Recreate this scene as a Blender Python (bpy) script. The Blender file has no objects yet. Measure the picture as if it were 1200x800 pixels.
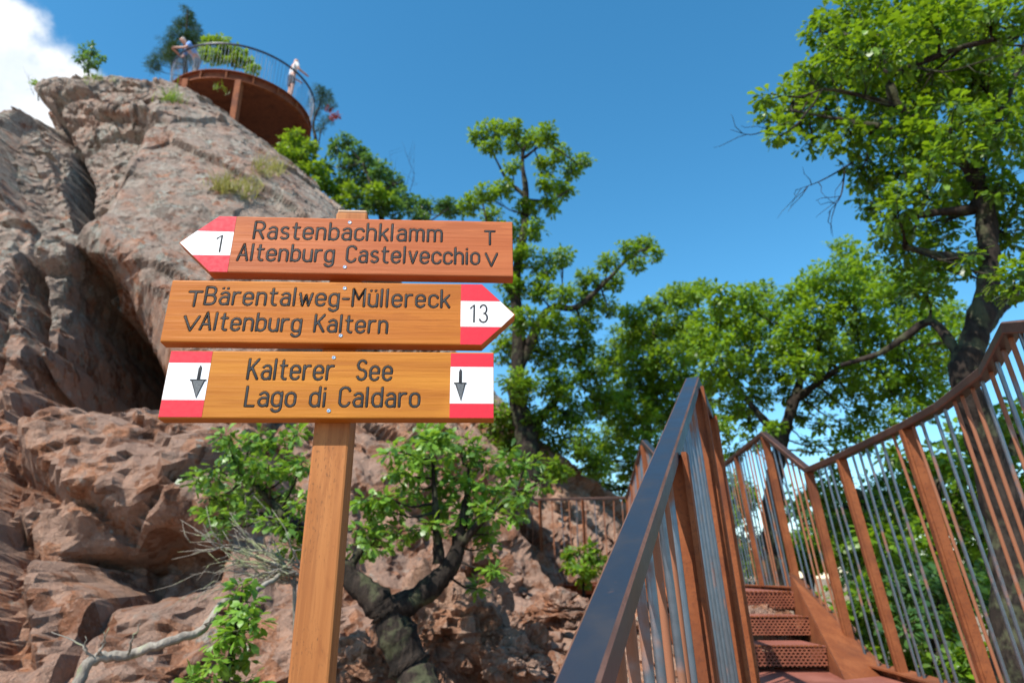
import bpy, math, random
import numpy as np
from mathutils import Vector, Matrix
R_ = math.radians
scene = bpy.context.scene
COL = scene.collection
rng = np.random.default_rng(7)
random.seed(7)
# ------------------------------------------------------------------ camera
PITCH, FPX = 19.0, 800.0                      # eye is the origin, +Y is forward, photo is 1200x800
cam_d = bpy.data.cameras.new('camera'); cam = bpy.data.objects.new('camera', cam_d); COL.objects.link(cam)
cam.location = (0, 0, 0); cam.rotation_euler = (R_(90 + PITCH), 0, 0)
cam_d.sensor_width = 36; cam_d.lens = 24.0; cam_d.clip_start = .02; cam_d.clip_end = 30000
cam_d.dof.use_dof = True; cam_d.dof.focus_distance = 1.13; cam_d.dof.aperture_fstop = 5.6
scene.camera = cam
# ------------------------------------------------------------------ sky, sun, exposure
SUN = np.array([-.42, -.47, .78]); SUN /= np.linalg.norm(SUN)
world = bpy.data.worlds.new('World'); scene.world = world; world.use_nodes = True
def build_world():
    nt = world.node_tree; nt.nodes.clear(); N = nt.nodes.new; L = nt.links.new
    sky = N('ShaderNodeTexSky'); sky.sky_type = 'NISHITA'; sky.sun_disc = False
    sky.sun_elevation = math.asin(SUN[2]); sky.sun_rotation = math.atan2(SUN[0], SUN[1])
    sky.altitude = 600; sky.air_density = 1.0; sky.dust_density = .4; sky.ozone_density = 2.0
    hs = N('ShaderNodeHueSaturation'); hs.inputs['Saturation'].default_value = 1.30; hs.inputs['Hue'].default_value = .485
    L(sky.outputs[0], hs.inputs['Color'])
    bg = N('ShaderNodeBackground'); bg.inputs[1].default_value = .15; L(hs.outputs[0], bg.inputs[0])
    # fair-weather cumulus: one bank low in the north-west
    tc = N('ShaderNodeTexCoord'); geo = tc.outputs['Generated']
    def cloud(c, rad, sc):
        n = N('ShaderNodeTexNoise'); n.inputs['Scale'].default_value = sc; n.inputs['Detail'].default_value = 7; n.inputs['Roughness'].default_value = .55
        L(geo, n.inputs['Vector'])
        vm = N('ShaderNodeVectorMath'); vm.operation = 'DISTANCE'; L(geo, vm.inputs[0]); vm.inputs[1].default_value = c
        m1 = N('ShaderNodeMath'); m1.operation = 'MULTIPLY_ADD'; L(n.outputs['Fac'], m1.inputs[0]); m1.inputs[1].default_value = -rad*1.1; L(vm.outputs['Value'], m1.inputs[2])
        mr = N('ShaderNodeMapRange'); mr.interpolation_type = 'SMOOTHSTEP'; L(m1.outputs[0], mr.inputs['Value'])
        mr.inputs['From Min'].default_value = rad*.43; mr.inputs['From Max'].default_value = rad*.22
        return mr.outputs[0], n.outputs['Fac']
    c1 = ray(-40, 160); c1 = c1/np.linalg.norm(c1)
    m, nf = cloud(tuple(c1), .165, 9.0)
    cr = N('ShaderNodeValToRGB'); cr.color_ramp.elements[0].color = (.50, .57, .66, 1); cr.color_ramp.elements[1].color = (.74, .755, .77, 1)
    cr.color_ramp.elements[0].position = .3; cr.color_ramp.elements[1].position = .55; L(nf, cr.inputs[0])
    cb = N('ShaderNodeBackground'); cb.inputs[1].default_value = 1.0; L(cr.outputs[0], cb.inputs[0])
    mx = N('ShaderNodeMixShader'); L(m, mx.inputs[0]); L(bg.outputs[0], mx.inputs[1]); L(cb.outputs[0], mx.inputs[2])
    out = N('ShaderNodeOutputWorld'); L(mx.outputs[0], out.inputs[0])
_p = R_(PITCH)
def ray(px, py):
    u = (px-600)/FPX; v = (400-py)/FPX
    return np.array([u, math.cos(_p)-v*math.sin(_p), math.sin(_p)+v*math.cos(_p)])
def P(px, py, D):                              # point on a photo ray, D metres ahead on the ground plan
    d = ray(px, py); return d*(D/d[1])
def proj(V):                                   # metres -> photo pixels
    V = np.asarray(V, float)
    c = V[..., 1]*math.cos(_p)+V[..., 2]*math.sin(_p); v = V[..., 2]*math.cos(_p)-V[..., 1]*math.sin(_p)
    return 600+FPX*V[..., 0]/c, 400-FPX*v/c, c
build_world()
sd = bpy.data.lights.new('sun', 'SUN'); sun = bpy.data.objects.new('sun', sd); COL.objects.link(sun)
sd.energy = 4.5; sd.angle = R_(.53); sd.color = (1, .95, .87)
sun.rotation_euler = Vector(SUN).to_track_quat('Z', 'Y').to_euler(); sun.location = (-20, -20, 40)
vs = scene.view_settings; vs.view_transform = 'Standard'; vs.look = 'None'; vs.gamma = 1; vs.use_curve_mapping = False; vs.exposure = .66
scene.cycles.max_bounces = 6; scene.cycles.transparent_max_bounces = 8

# ------------------------------------------------------------------ numpy noise
def h3(ix, iy, iz, s=0):
    h = (ix.astype(np.int64)*73856093) ^ (iy.astype(np.int64)*19349663) ^ (iz.astype(np.int64)*83492791) ^ (s*2654435761 & 0x7fffffff)
    h &= 0xffffffff; h = ((h ^ (h >> 15))*0x2c1b3c6d) & 0xffffffff; h = ((h ^ (h >> 12))*0x297a2d39) & 0xffffffff
    return ((h ^ (h >> 15)) & 0xffffff)/float(0x1000000)
def vnoise(p, s=0):
    i = np.floor(p); f = p-i; f = f*f*(3-2*f); i = i.astype(np.int64); r = 0
    for a in (0, 1):
        for b in (0, 1):
            for c in (0, 1):
                w = (f[:, 0] if a else 1-f[:, 0])*(f[:, 1] if b else 1-f[:, 1])*(f[:, 2] if c else 1-f[:, 2])
                r = r+w*h3(i[:, 0]+a, i[:, 1]+b, i[:, 2]+c, s)
    return r*2-1
def fbm(p, octv=4, s=0):
    r = 0; a = 1
    for o in range(octv): r = r+a*vnoise(p*2**o+o*7.3, s+o); a *= .5
    return r
def facets(p, s=0, k=120):                            # blocky broken-rock relief: every Voronoi cell is a tilted plane
    i = np.floor(p).astype(np.int64); b1 = np.full(len(p), 9e9); b2 = b1.copy(); val = np.zeros(len(p)); ws = np.zeros(len(p))
    for a in (-1, 0, 1):
        for b in (-1, 0, 1):
            for c in (-1, 0, 1):
                x, y, z = i[:, 0]+a, i[:, 1]+b, i[:, 2]+c
                q = np.stack([x+h3(x, y, z, s), y+h3(x, y, z, s+1), z+h3(x, y, z, s+2)], 1); d = p-q; dd = (d*d).sum(1)
                hv = h3(x, y, z, s+3)*2-1+(h3(x, y, z, s+4)*2-1)*d[:, 0]*1.1+(h3(x, y, z, s+5)*2-1)*d[:, 1]*1.1+(h3(x, y, z, s+6)*2-1)*d[:, 2]*1.1
                n = dd < b1; b2 = np.where(n, b1, np.minimum(b2, dd)); b1 = np.where(n, dd, b1); wt = np.exp(-np.minimum(k*dd, 600))+1e-290; val += wt*hv; ws += wt
    edge = np.sqrt(b2)-np.sqrt(b1)
    return val/ws, edge
def sstep(a, b, x):
    t = np.clip((x-a)/(b-a), 0, 1); return t*t*(3-2*t)

# ------------------------------------------------------------------ mesh helpers
class MB:
    def __init__(s): s.v = []; s.f = []; s.n = 0; s.att = []
    def add(s, v, *faces, att=None):
        v = np.asarray(v, float).reshape(-1, 3)
        for f in faces: s.f.append(np.asarray(f, int)+s.n)
        s.v.append(v); s.n += len(v); s.att.append(np.zeros(len(v)) if att is None else np.broadcast_to(att, len(v)))
        return s
    def box(s, c, sz, M=None):
        q = np.array([[x, y, z] for x in (-.5, .5) for y in (-.5, .5) for z in (-.5, .5)])*np.array(sz)
        if M is not None: q = q @ np.asarray(M).T
        return s.add(q+np.array(c), [[0, 1, 3, 2], [4, 6, 7, 5], [0, 4, 5, 1], [2, 3, 7, 6], [0, 2, 6, 4], [1, 5, 7, 3]])
    def prism(s, poly, z0, z1):                # polygon in xy, extruded in z
        n = len(poly); a = np.array([(x, y, z0) for x, y in poly]); b = np.array([(x, y, z1) for x, y in poly])
        i = np.arange(n); j = (i+1) % n
        return s.add(np.vstack([a, b]), [list(range(n, 2*n))], [list(range(n-1, -1, -1))], np.stack([i, j, j+n, i+n], 1))
    def tube(s, pts, rad, k=6):
        pts = np.asarray(pts, float); n = len(pts); rad = np.broadcast_to(rad, n)
        t = np.gradient(pts, axis=0); t /= np.linalg.norm(t, axis=1)[:, None]+1e-12
        u = np.cross(t[0], [.3, .2, .93]); u /= np.linalg.norm(u); ring = []
        a = np.arange(k)*2*math.pi/k
        for q in range(n):
            u = u-t[q]*(u@t[q]); u /= np.linalg.norm(u)+1e-12; w = np.cross(t[q], u)
            ring.append(pts[q]+rad[q]*(np.cos(a)[:, None]*u+np.sin(a)[:, None]*w))
        i = np.arange(k); j = (i+1) % k; o = (np.arange(n-1)*k)[:, None]
        F = np.stack([o+i, o+j, o+j+k, o+i+k], 2).reshape(-1, 4)
        return s.add(np.vstack(ring), F, [list(range(k-1, -1, -1))], [[(n-1)*k+q for q in range(k)]])
    def sweep(s, pts, prof, closed=False):     # constant profile (side, up) along a path, mitred
        pts = np.asarray(pts, float); n = len(pts); k = len(prof); ring = []
        for q in range(n):
            a = pts[q]-pts[q-1] if (q or closed) else pts[1]-pts[0]
            b = pts[(q+1) % n]-pts[q] if (q < n-1 or closed) else a
            a = a/np.linalg.norm(a); b = b/np.linalg.norm(b); t = a+b; t /= np.linalg.norm(t)
            sd_ = np.cross(t, [0, 0, 1]); sd_ /= np.linalg.norm(sd_); up = np.cross(sd_, t)
            m = 1/max(.5, float(t@a)); ring.append([pts[q]+sd_*x*m+up*y for x, y in prof])
        i = np.arange(k); j = (i+1) % k; nn = n if closed else n-1; o = (np.arange(nn)*k)[:, None]; o2 = ((np.arange(nn)+1) % n*k)[:, None]
        F = np.stack([o+i, o+j, o2+j, o2+i], 2).reshape(-1, 4)
        s.add(np.array(ring).reshape(-1, 3), F)
        if not closed: s.f += [np.array([list(range(k-1, -1, -1))])+s.n-n*k, np.array([[(n-1)*k+q for q in range(k)]])+s.n-n*k]
        return s
    def mesh(s, name, off=(0, 0, 0), smooth=False, attname=None):
        v = np.vstack(s.v)-np.asarray(off, float); me = bpy.data.meshes.new(name); me.vertices.add(len(v)); me.vertices.foreach_set('co', v.ravel())
        tot = np.concatenate([np.full(len(f), f.shape[1]) for f in s.f]); idx = np.concatenate([f.ravel() for f in s.f])
        me.loops.add(len(idx)); me.loops.foreach_set('vertex_index', idx.astype(np.int32))
        me.polygons.add(len(tot)); me.polygons.foreach_set('loop_start', np.concatenate([[0], np.cumsum(tot)[:-1]]).astype(np.int32))
        me.polygons.foreach_set('loop_total', tot.astype(np.int32))
        me.polygons.foreach_set('use_smooth', np.full(len(tot), bool(smooth)))
        if attname:
            a = me.attributes.new(attname, 'FLOAT', 'POINT'); a.data.foreach_set('value', np.concatenate(s.att).astype(np.float32))
        me.update(calc_edges=True); me.validate(); return me
    def build(s, name, mat, parent=None, smooth=False, attname=None, bevel=0):
        off = parent_off(parent); return link(name, s.mesh(name, off, smooth, attname), mat, parent, bevel=bevel)
OFF = {}
def parent_off(p): return OFF.get(p.name, (0, 0, 0)) if p else (0, 0, 0)
def link(name, me, mat, parent=None, M=None, bevel=0):
    if mat is not None and not me.materials: me.materials.append(mat)
    o = bpy.data.objects.new(name, me); COL.objects.link(o)
    if parent: o.parent = parent; OFF[o.name] = parent_off(parent)
    if M is not None: o.matrix_local = Matrix.Translation(-Vector(parent_off(parent))) @ M; OFF[o.name] = (0, 0, 0)
    if bevel:
        b = o.modifiers.new('bevel', 'BEVEL'); b.width = bevel; b.segments = 2; b.limit_method = 'ANGLE'
    return o
def tag(o, label=None, cat=None, group=None, kind=None):
    for k, v in (('label', label), ('category', cat), ('group', group), ('kind', kind)):
        if v: o[k] = v
    return o
def thing(name, label, cat, loc, group=None):
    o = bpy.data.objects.new(name, None); COL.objects.link(o); o.location = tuple(float(q) for q in loc); o.empty_display_size = .1
    OFF[o.name] = tuple(float(q) for q in loc); return tag(o, label, cat, group)
def span(p0, p1, side, w, d):                  # matrix: unit mesh (z 0..1) from p0 to p1, local x along side
    p0 = Vector(p0); p1 = Vector(p1); z = p1-p0; L = z.length; z = z/L; x = Vector(side); x = (x-z*x.dot(z)).normalized(); y = z.cross(x)
    return Matrix(((x.x*w, y.x*d, z.x*L, p0.x), (x.y*w, y.y*d, z.y*L, p0.y), (x.z*w, y.z*d, z.z*L, p0.z), (0, 0, 0, 1)))
def spline(pts, n=6):                          # Catmull-Rom
    p = np.asarray(pts, float)
    if len(p) < 3: 
        t = np.linspace(0, 1, n+1)[:, None]; return p[0]*(1-t)+p[1]*t
    p = np.vstack([2*p[0]-p[1], p, 2*p[-1]-p[-2]]); out = []
    for i in range(1, len(p)-2):
        t = np.linspace(0, 1, n, endpoint=False)[:, None]; a, b, c, d = p[i-1], p[i], p[i+1], p[i+2]
        out.append(.5*((2*b)+(-a+c)*t+(2*a-5*b+4*c-d)*t*t+(-a+3*b-3*c+d)*t**3))
    return np.vstack(out+[p[-2][None]])

# ------------------------------------------------------------------ materials
class G:                                       # tiny node-graph helper
    def __init__(s, name):
        s.m = bpy.data.materials.new(name); s.m.use_nodes = True; s.nt = s.m.node_tree; s.nt.nodes.clear()
        s.out = s.N('ShaderNodeOutputMaterial'); s.tc = s.N('ShaderNodeTexCoord')
    def N(s, t): return s.nt.nodes.new(t)
    def L(s, a, b): s.nt.links.new(a, b)
    def set(s, sock, v):
        if hasattr(v, 'is_linked') or isinstance(v, bpy.types.NodeSocket): s.L(v, sock)
        elif isinstance(v, tuple) and len(v) == 3 and sock.type == 'RGBA': sock.default_value = v+(1,)
        else: sock.default_value = v
    def co(s, scale=(1, 1, 1), rot=(0, 0, 0), src='Object', loc=(0, 0, 0)):
        m = s.N('ShaderNodeMapping'); s.L(s.tc.outputs[src], m.inputs[0]); m.inputs['Scale'].default_value = scale; m.inputs['Rotation'].default_value = rot; m.inputs['Location'].default_value = loc; return m.outputs[0]
    def noise(s, vec, sc=1, det=4, ro=.5, dist=0):
        n = s.N('ShaderNodeTexNoise'); s.L(vec, n.inputs['Vector']); n.inputs['Scale'].default_value = sc; n.inputs['Detail'].default_value = det; n.inputs['Roughness'].default_value = ro; n.inputs['Distortion'].default_value = dist; return n.outputs['Fac']
    def voro(s, vec, sc=1, feat='F1'):
        n = s.N('ShaderNodeTexVoronoi'); n.feature = feat; s.L(vec, n.inputs['Vector']); n.inputs['Scale'].default_value = sc; return n.outputs['Distance']
    def mr(s, v, a, b, c=0, d=1, smooth=True):
        n = s.N('ShaderNodeMapRange'); n.interpolation_type = 'SMOOTHSTEP' if smooth else 'LINEAR'; s.L(v, n.inputs[0])
        for i, q in enumerate((a, b, c, d)): n.inputs[i+1].default_value = q
        return n.outputs[0]
    def math(s, op, a, b=0.):
        n = s.N('ShaderNodeMath'); n.operation = op; s.set(n.inputs[0], a); s.set(n.inputs[1], b); return n.outputs[0]
    def mix(s, f, a, b, mode='MIX'):
        n = s.N('ShaderNodeMix'); n.data_type = 'RGBA'; n.blend_type = mode; s.set(n.inputs[0], f); s.set(n.inputs[6], a); s.set(n.inputs[7], b); return n.outputs[2]
    def bump(s, h, dist=.01, st=1.):
        n = s.N('ShaderNodeBump'); n.inputs['Strength'].default_value = st; n.inputs['Distance'].default_value = dist; s.L(h, n.inputs['Height']); return n.outputs[0]
    def attr(s, name):
        n = s.N('ShaderNodeAttribute'); n.attribute_name = name; return n.outputs['Fac']
    def bsdf(s, col, rough=.6, metal=0., spec=.5, normal=None):
        b = s.N('ShaderNodeBsdfPrincipled'); s.set(b.inputs['Base Color'], col); s.set(b.inputs['Roughness'], rough); s.set(b.inputs['Metallic'], metal); s.set(b.inputs['Specular IOR Level'], spec)
        if normal is not None: s.L(normal, b.inputs['Normal'])
        return b.outputs[0]
    def done(s, sh): s.L(sh, s.out.inputs[0]); return s.m
def m_wood(name, c1, c2, c3, along, rough=.5, coat=True, wear=0.):
    g = G(name); st = {0: (2.2, 30, 30), 2: (30, 30, 2.2)}[along]
    v = g.co(st); n1 = g.noise(v, 1.0, 5, .55, .6); v2 = g.co(tuple(q*4 for q in st)); n2 = g.noise(v2, 1.6, 3, .6)
    big = g.noise(g.co(tuple(q*.28 for q in st)), 1, 2); blot = g.noise(g.co((7, 7, 7)), 1, 3)
    w = g.N('ShaderNodeTexWave'); w.wave_type = 'BANDS'; w.bands_direction = 'Y' if along == 0 else 'X'; w.inputs['Scale'].default_value = .55; w.inputs['Distortion'].default_value = 9; w.inputs['Detail'].default_value = 2; w.inputs['Detail Scale'].default_value = .6
    g.L(g.co(tuple(q*.9 for q in st)), w.inputs['Vector'])
    c = g.mix(g.mr(n1, .3, .72), c1, c2); c = g.mix(g.math('MULTIPLY', g.mr(g.noise(g.co(tuple(q*.55 for q in st), loc=(3, 1, 2)), 1, 6, .6, 2.2), .56, .60), .3), c, c3); c = g.mix(g.math('MULTIPLY', g.mr(n2, .5, .75), .22), c, c3)
    c = g.mix(g.math('MULTIPLY', g.mr(w.outputs['Fac'], .6, 1), .16), c, c3); c = g.mix(g.math('MULTIPLY', g.mr(big, .35, .7), .3), c, tuple(q*.72 for q in c2))
    c = g.mix(g.math('MULTIPLY', g.mr(blot, .58, .75), .25), c, tuple(min(1, q*1.25) for q in c1))
    # knots
    kv = g.voro(g.co((3.0, 9, 9) if along == 0 else (9, 9, 2.6), loc=(.37, .2, .61)), 1.0); k = g.mr(kv, .07, .02); c = g.mix(g.math('MULTIPLY', k, .75), c, tuple(q*.25 for q in c3))
    if wear:
        sp = g.noise(g.co((330, 330, 120)), 1, 3, .65); msk = g.noise(g.co((6, 6, 4)), 1, 3)
        c = g.mix(g.math('MULTIPLY', g.math('MULTIPLY', g.mr(sp, .56, .66), g.mr(msk, .54, .66)), wear), c, (.05, .03, .02))
    c = g.mix(g.mr(g.attr('ink'), .25, .75), c, (.008, .009, .011))
    h = g.math('ADD', n1, g.math('MULTIPLY', n2, .6))
    return g.done(g.bsdf(c, g.mr(n2, .3, .8, rough, rough+.18), 0, .18, g.bump(h, .0006, .7)))
def m_rust(name, c1, c2, c3, rough=.8):
    g = G(name); ps = g.N('ShaderNodeNewGeometry').outputs['Position']; n = g.noise(ps, 9, 6, .65); n2 = g.noise(ps, 90, 4, .6); n3 = g.noise(ps, 3.5, 4)
    c = g.mix(g.mr(n, .35, .68), c1, c2); c = g.mix(g.math('MULTIPLY', g.mr(n2, .48, .72), .5), c, c3); c = g.mix(g.math('MULTIPLY', g.mr(n3, .5, .68), .6), c, c3)
    return g.done(g.bsdf(c, rough, 0, .3, g.bump(n2, .0015, .5)))
def m_plain(name, c, rough=.5, metal=0., var=.15, sc=30):
    g = G(name); n = g.noise(g.co((sc,)*3), 1, 4, .6); c2 = tuple(q*(1-var*2) for q in c); c1 = tuple(min(1, q*(1+var)) for q in c)
    return g.done(g.bsdf(g.mix(g.mr(n, .3, .7), c2, c1), g.mr(n, .3, .7, rough-.06, rough+.08), metal, .5, g.bump(n, .0008, .25)))
def m_leaf(name, dark, light, trans, gloss=.42, tw=.38):
    g = G(name); a = g.attr('tint'); c = g.mix(a, dark, light); t = g.mix(a, tuple(q*.75 for q in trans), trans)
    n = g.noise(g.co((40, 40, 40)), 1, 2); c = g.mix(g.math('MULTIPLY', g.mr(n, .4, .7), .3), c, dark)
    b = g.bsdf(c, gloss, 0, .5); tr = g.N('ShaderNodeBsdfTranslucent'); g.L(t, tr.inputs[0])
    mx = g.N('ShaderNodeMixShader'); mx.inputs[0].default_value = tw; g.L(b, mx.inputs[1]); g.L(tr.outputs[0], mx.inputs[2]); return g.done(mx.outputs[0])
def m_bark(name, c1, c2, lichen=None, amt=.4):
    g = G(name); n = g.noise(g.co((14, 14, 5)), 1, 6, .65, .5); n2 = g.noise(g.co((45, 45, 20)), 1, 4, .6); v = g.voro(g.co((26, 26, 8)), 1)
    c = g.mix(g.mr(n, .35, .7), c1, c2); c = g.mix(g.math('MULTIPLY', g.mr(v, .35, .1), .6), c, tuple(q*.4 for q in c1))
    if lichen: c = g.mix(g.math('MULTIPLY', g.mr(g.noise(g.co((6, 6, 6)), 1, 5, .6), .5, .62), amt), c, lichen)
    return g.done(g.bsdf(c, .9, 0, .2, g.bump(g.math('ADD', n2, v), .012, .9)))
def m_rock(name, ground=False):
    g = G(name)
    v = g.co((1, 1, 1)); warp = g.noise(v, .42, 5, .6, .3); med = g.noise(v, 1.9, 7, .66, .3); fine = g.noise(v, 6.5, 7, .74, .25); vf = g.noise(v, 30, 5, .7); sp = g.noise(v, 75, 3, .7)
    c = g.mix(g.mr(med, .36, .64), (.34, .132, .066), (.53, .27, .16))
    c = g.mix(g.math('MULTIPLY', g.mr(warp, .45, .6), .8), c, (.47, .30, .215))
    c = g.mix(g.math('MULTIPLY', g.mr(fine, .53, .60), .6), c, (.58, .42, .33))
    c = g.mix(g.math('MULTIPLY', g.mr(fine, .46, .39), .72), c, (.105, .058, .042))
    c = g.mix(g.math('MULTIPLY', g.mr(vf, .55, .62), .5), c, (.60, .48, .40)); c = g.mix(g.math('MULTIPLY', g.mr(vf, .44, .36), .6), c, (.10, .055, .042))
    sep = g.N('ShaderNodeSeparateXYZ'); g.L(v, sep.inputs[0]); c = g.mix(g.math('MULTIPLY', g.mr(g.math('ADD', sep.outputs[2], g.math('MULTIPLY', warp, 5.)), 7.5, 3.5), .5), c, g.mix(g.mr(vf, .3, .7), (.44, .17, .075), (.60, .30, .16)))
    # crustose lichen: grey-green crusts and pale specks, denser high on the crag
    ln = g.noise(g.co((1, 1, 1), loc=(5, 2, 9)), .5, 4, .6); ls = g.noise(g.co((1, 1, 1), loc=(1, 7, 3)), 4.5, 7, .75)
    hz = g.mr(sep.outputs[2], .5, 6, -.10 if not ground else -.06, .085)
    m = g.mr(g.math('ADD', g.math('ADD', g.math('MULTIPLY', ln, .45), g.math('MULTIPLY', ls, .45)), g.math('ADD', hz, g.math('MULTIPLY', g.noise(g.co((1, 1, 1), loc=(2, 4, 8)), 3.0, 7, .72, .4), .75))), .84, .875)
    c = g.mix(g.math('MULTIPLY', m, .85), c, g.mix(g.mr(vf, .38, .62), (.20, .20, .165), (.47, .475, .41)))
    c = g.mix(g.math('MULTIPLY', g.math('MULTIPLY', m, g.mr(sp, .58, .64)), .8), c, (.60, .60, .52))
    for q_, (s_, lo_) in enumerate(((3.6, .50), (8.5, .47))):      # round lichen colonies
        vd = g.voro(g.co((1, 1, 1), loc=(q_*3, 1, 2)), s_); gate = g.math('ADD', g.noise(g.co((1, 1, 1), loc=(4, q_*5, 1)), 1.1, 4, .6), hz); edge = g.math('ADD', vd, g.math('MULTIPLY', g.noise(v, 26, 4, .7), .55))
        c = g.mix(g.math('MULTIPLY', g.math('MULTIPLY', g.mr(edge, .56, .47), g.mr(gate, lo_, lo_+.07)), .85), c, g.mix(g.mr(ls, .4, .6), (.33, .34, .28), (.55, .56, .50)))
    stn = g.noise(g.co((1.1, 1.1, .4), loc=(3, 1, 0)), 1.5, 7, .7, .5); c = g.mix(g.math('MULTIPLY', g.mr(stn, .54, .63), .7), c, (.085, .052, .042))
    if ground:
        gr = g.mr(g.math('ADD', g.math('MULTIPLY', g.noise(v, .8, 4, .6), 2.2), g.mr(sep.outputs[0], 2.2, 5., 0, 1.1)), 1.45, 1.75); c = g.mix(g.math('MULTIPLY', gr, .85), c, g.mix(g.mr(vf, .35, .65), (.028, .05, .012), (.085, .12, .03)))
    vn = g.N('ShaderNodeTexVoronoi'); g.L(g.co((4.5, 4.5, 3.2), rot=(.3, .5, 0)), vn.inputs['Vector']); vn.inputs['Scale'].default_value = 1.; vn.inputs['Detail'].default_value = 2.; vn.inputs['Roughness'].default_value = .6
    hs = g.N('ShaderNodeSeparateColor'); g.L(vn.outputs['Color'], hs.inputs[0]); c = g.mix(g.math('MULTIPLY', g.mr(hs.outputs[0], .72, .97), .5), c, (.17, .09, .062)); c = g.mix(g.math('MULTIPLY', g.mr(hs.outputs[1], .7, 1.), .4), c, (.62, .47, .38))
    b = g.bump(g.math('ADD', g.math('ADD', g.math('MULTIPLY', fine, .9), g.math('MULTIPLY', vf, 1.2)), g.math('ADD', g.math('MULTIPLY', sp, .5), g.math('MULTIPLY', hs.outputs[2], .3))), .05 if not ground else .035, 1.)
    c = g.mix(1., c, (.90, .87, .85), 'MULTIPLY')
    return g.done(g.bsdf(c, .92, 0, .18, b))
M = {}
M['board_red'] = m_wood('stained_larch_red', (.49, .150, .052), (.40, .108, .035), (.26, .058, .02), 0)
M['board_orange'] = m_wood('stained_larch_orange', (.50, .170, .024), (.41, .120, .016), (.27, .065, .009), 0)
M['board_gold'] = m_wood('stained_larch_gold', (.52, .200, .024), (.43, .143, .016), (.27, .07, .008), 0)
M['post_wood'] = m_wood('weathered_larch_post', (.44, .175, .055), (.35, .125, .036), (.20, .06, .02), 2, wear=.45)
M['endgrain'] = m_wood('end_grain_cap', (.55, .36, .22), (.46, .28, .16), (.33, .18, .1), 0)
M['ink'] = m_plain('black_groove_paint', (.007, .008, .010), .7, 0, .2, 400)
M['red'] = m_plain('red_paint', (.64, .003, .022), .6, 0, .05, 120)
M['white'] = m_plain('white_paint', (.80, .80, .80), .5, 0, .03, 90)
M['screw'] = m_plain('zinc_screw', (.6, .62, .66), .28, 1., .1, 900)
M['corten'] = m_rust('corten_steel', (.20, .056, .017), (.27, .085, .028), (.085, .027, .015))
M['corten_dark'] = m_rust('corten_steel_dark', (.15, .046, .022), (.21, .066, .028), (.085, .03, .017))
M['deckplate'] = m_rust('corten_deck', (.25, .085, .06), (.31, .115, .08), (.16, .05, .03), .6)
M['ground'] = m_rock('ground_rubble', True); M['rock'] = m_rock('porphyry_rock')
def m_rod(name, c, rc, amt):
    g = G(name); ps = g.N('ShaderNodeNewGeometry').outputs['Position']; n = g.noise(ps, 5, 5, .6); n2 = g.noise(ps, 45, 3)
    k = g.mr(n, .62-amt*.3, .76-amt*.3); c_ = g.mix(g.math('MULTIPLY', g.mr(n2, .4, .7), .3), c, tuple(q*.5 for q in c))
    return g.done(g.bsdf(g.mix(k, c_, rc), g.mr(k, 0, 1, .38, .75), g.mr(k, 0, 1, .75, 0), .5))
M['rod_grey'] = m_rod('mill_steel_rod', (.17, .20, .23), (.24, .10, .05), .3)
M['rod_rust'] = m_rod('rusted_rod', (.30, .27, .25), (.27, .10, .045), 1.1)
def m_handrail():
    g = G('dark_handrail_steel'); ps = g.N('ShaderNodeNewGeometry').outputs['Position']; n = g.noise(ps, 7, 6, .65); n2 = g.noise(ps, 120, 3, .6); n3 = g.noise(ps, 45, 5, .7)
    c = g.mix(g.mr(n, .45, .75), (.026, .032, .044), (.045, .042, .044)); c = g.mix(g.math('MULTIPLY', g.mr(n3, .66, .74), .3), c, (.16, .09, .06))
    return g.done(g.bsdf(c, g.mr(n, .3, .7, .30, .44), .25, .5, g.bump(n2, .0003, .3)))
M['handrail'] = m_handrail()
M['handrail_rust'] = m_rust('rusty_handrail', (.042, .021, .016), (.07, .033, .023), (.025, .015, .013), .42)
M['oak'] = m_leaf('oak_leaf', (.024, .070, .006), (.16, .29, .012), (.36, .55, .015), .40, .36)
M['oak_small'] = m_leaf('young_oak_leaf', (.035, .10, .012), (.19, .35, .035), (.36, .58, .04), .40, .33)
M['mid'] = m_leaf('mid_leaf', (.028, .082, .008), (.17, .30, .014), (.38, .57, .018), .42, .38)
M['lime'] = m_leaf('lime_leaf', (.06, .14, .010), (.22, .36, .02), (.42, .60, .025))
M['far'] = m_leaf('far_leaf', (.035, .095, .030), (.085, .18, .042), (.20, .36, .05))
M['pine'] = m_leaf('pine_needle', (.018, .055, .012), (.055, .12, .02), (.08, .16, .02), .5, .15)
M['drygrass'] = m_leaf('dry_grass', (.22, .20, .03), (.42, .38, .08), (.45, .42, .08), .6, .3)
M['redleaf'] = m_leaf('red_leaf', (.22, .03, .03), (.30, .06, .05), (.4, .08, .06))
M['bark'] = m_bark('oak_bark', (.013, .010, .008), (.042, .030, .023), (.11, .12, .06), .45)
M['bark_dry'] = m_bark('dry_lichen_bark', (.20, .17, .14), (.36, .32, .26), (.26, .30, .14), .75)
M['handrail_edge'] = m_rust('worn_handrail_edge', (.13, .06, .04), (.19, .095, .065), (.07, .04, .03), .45)
def PZ(px, py, z):
    d = ray(px, py); return d*(z/d[2])
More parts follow.
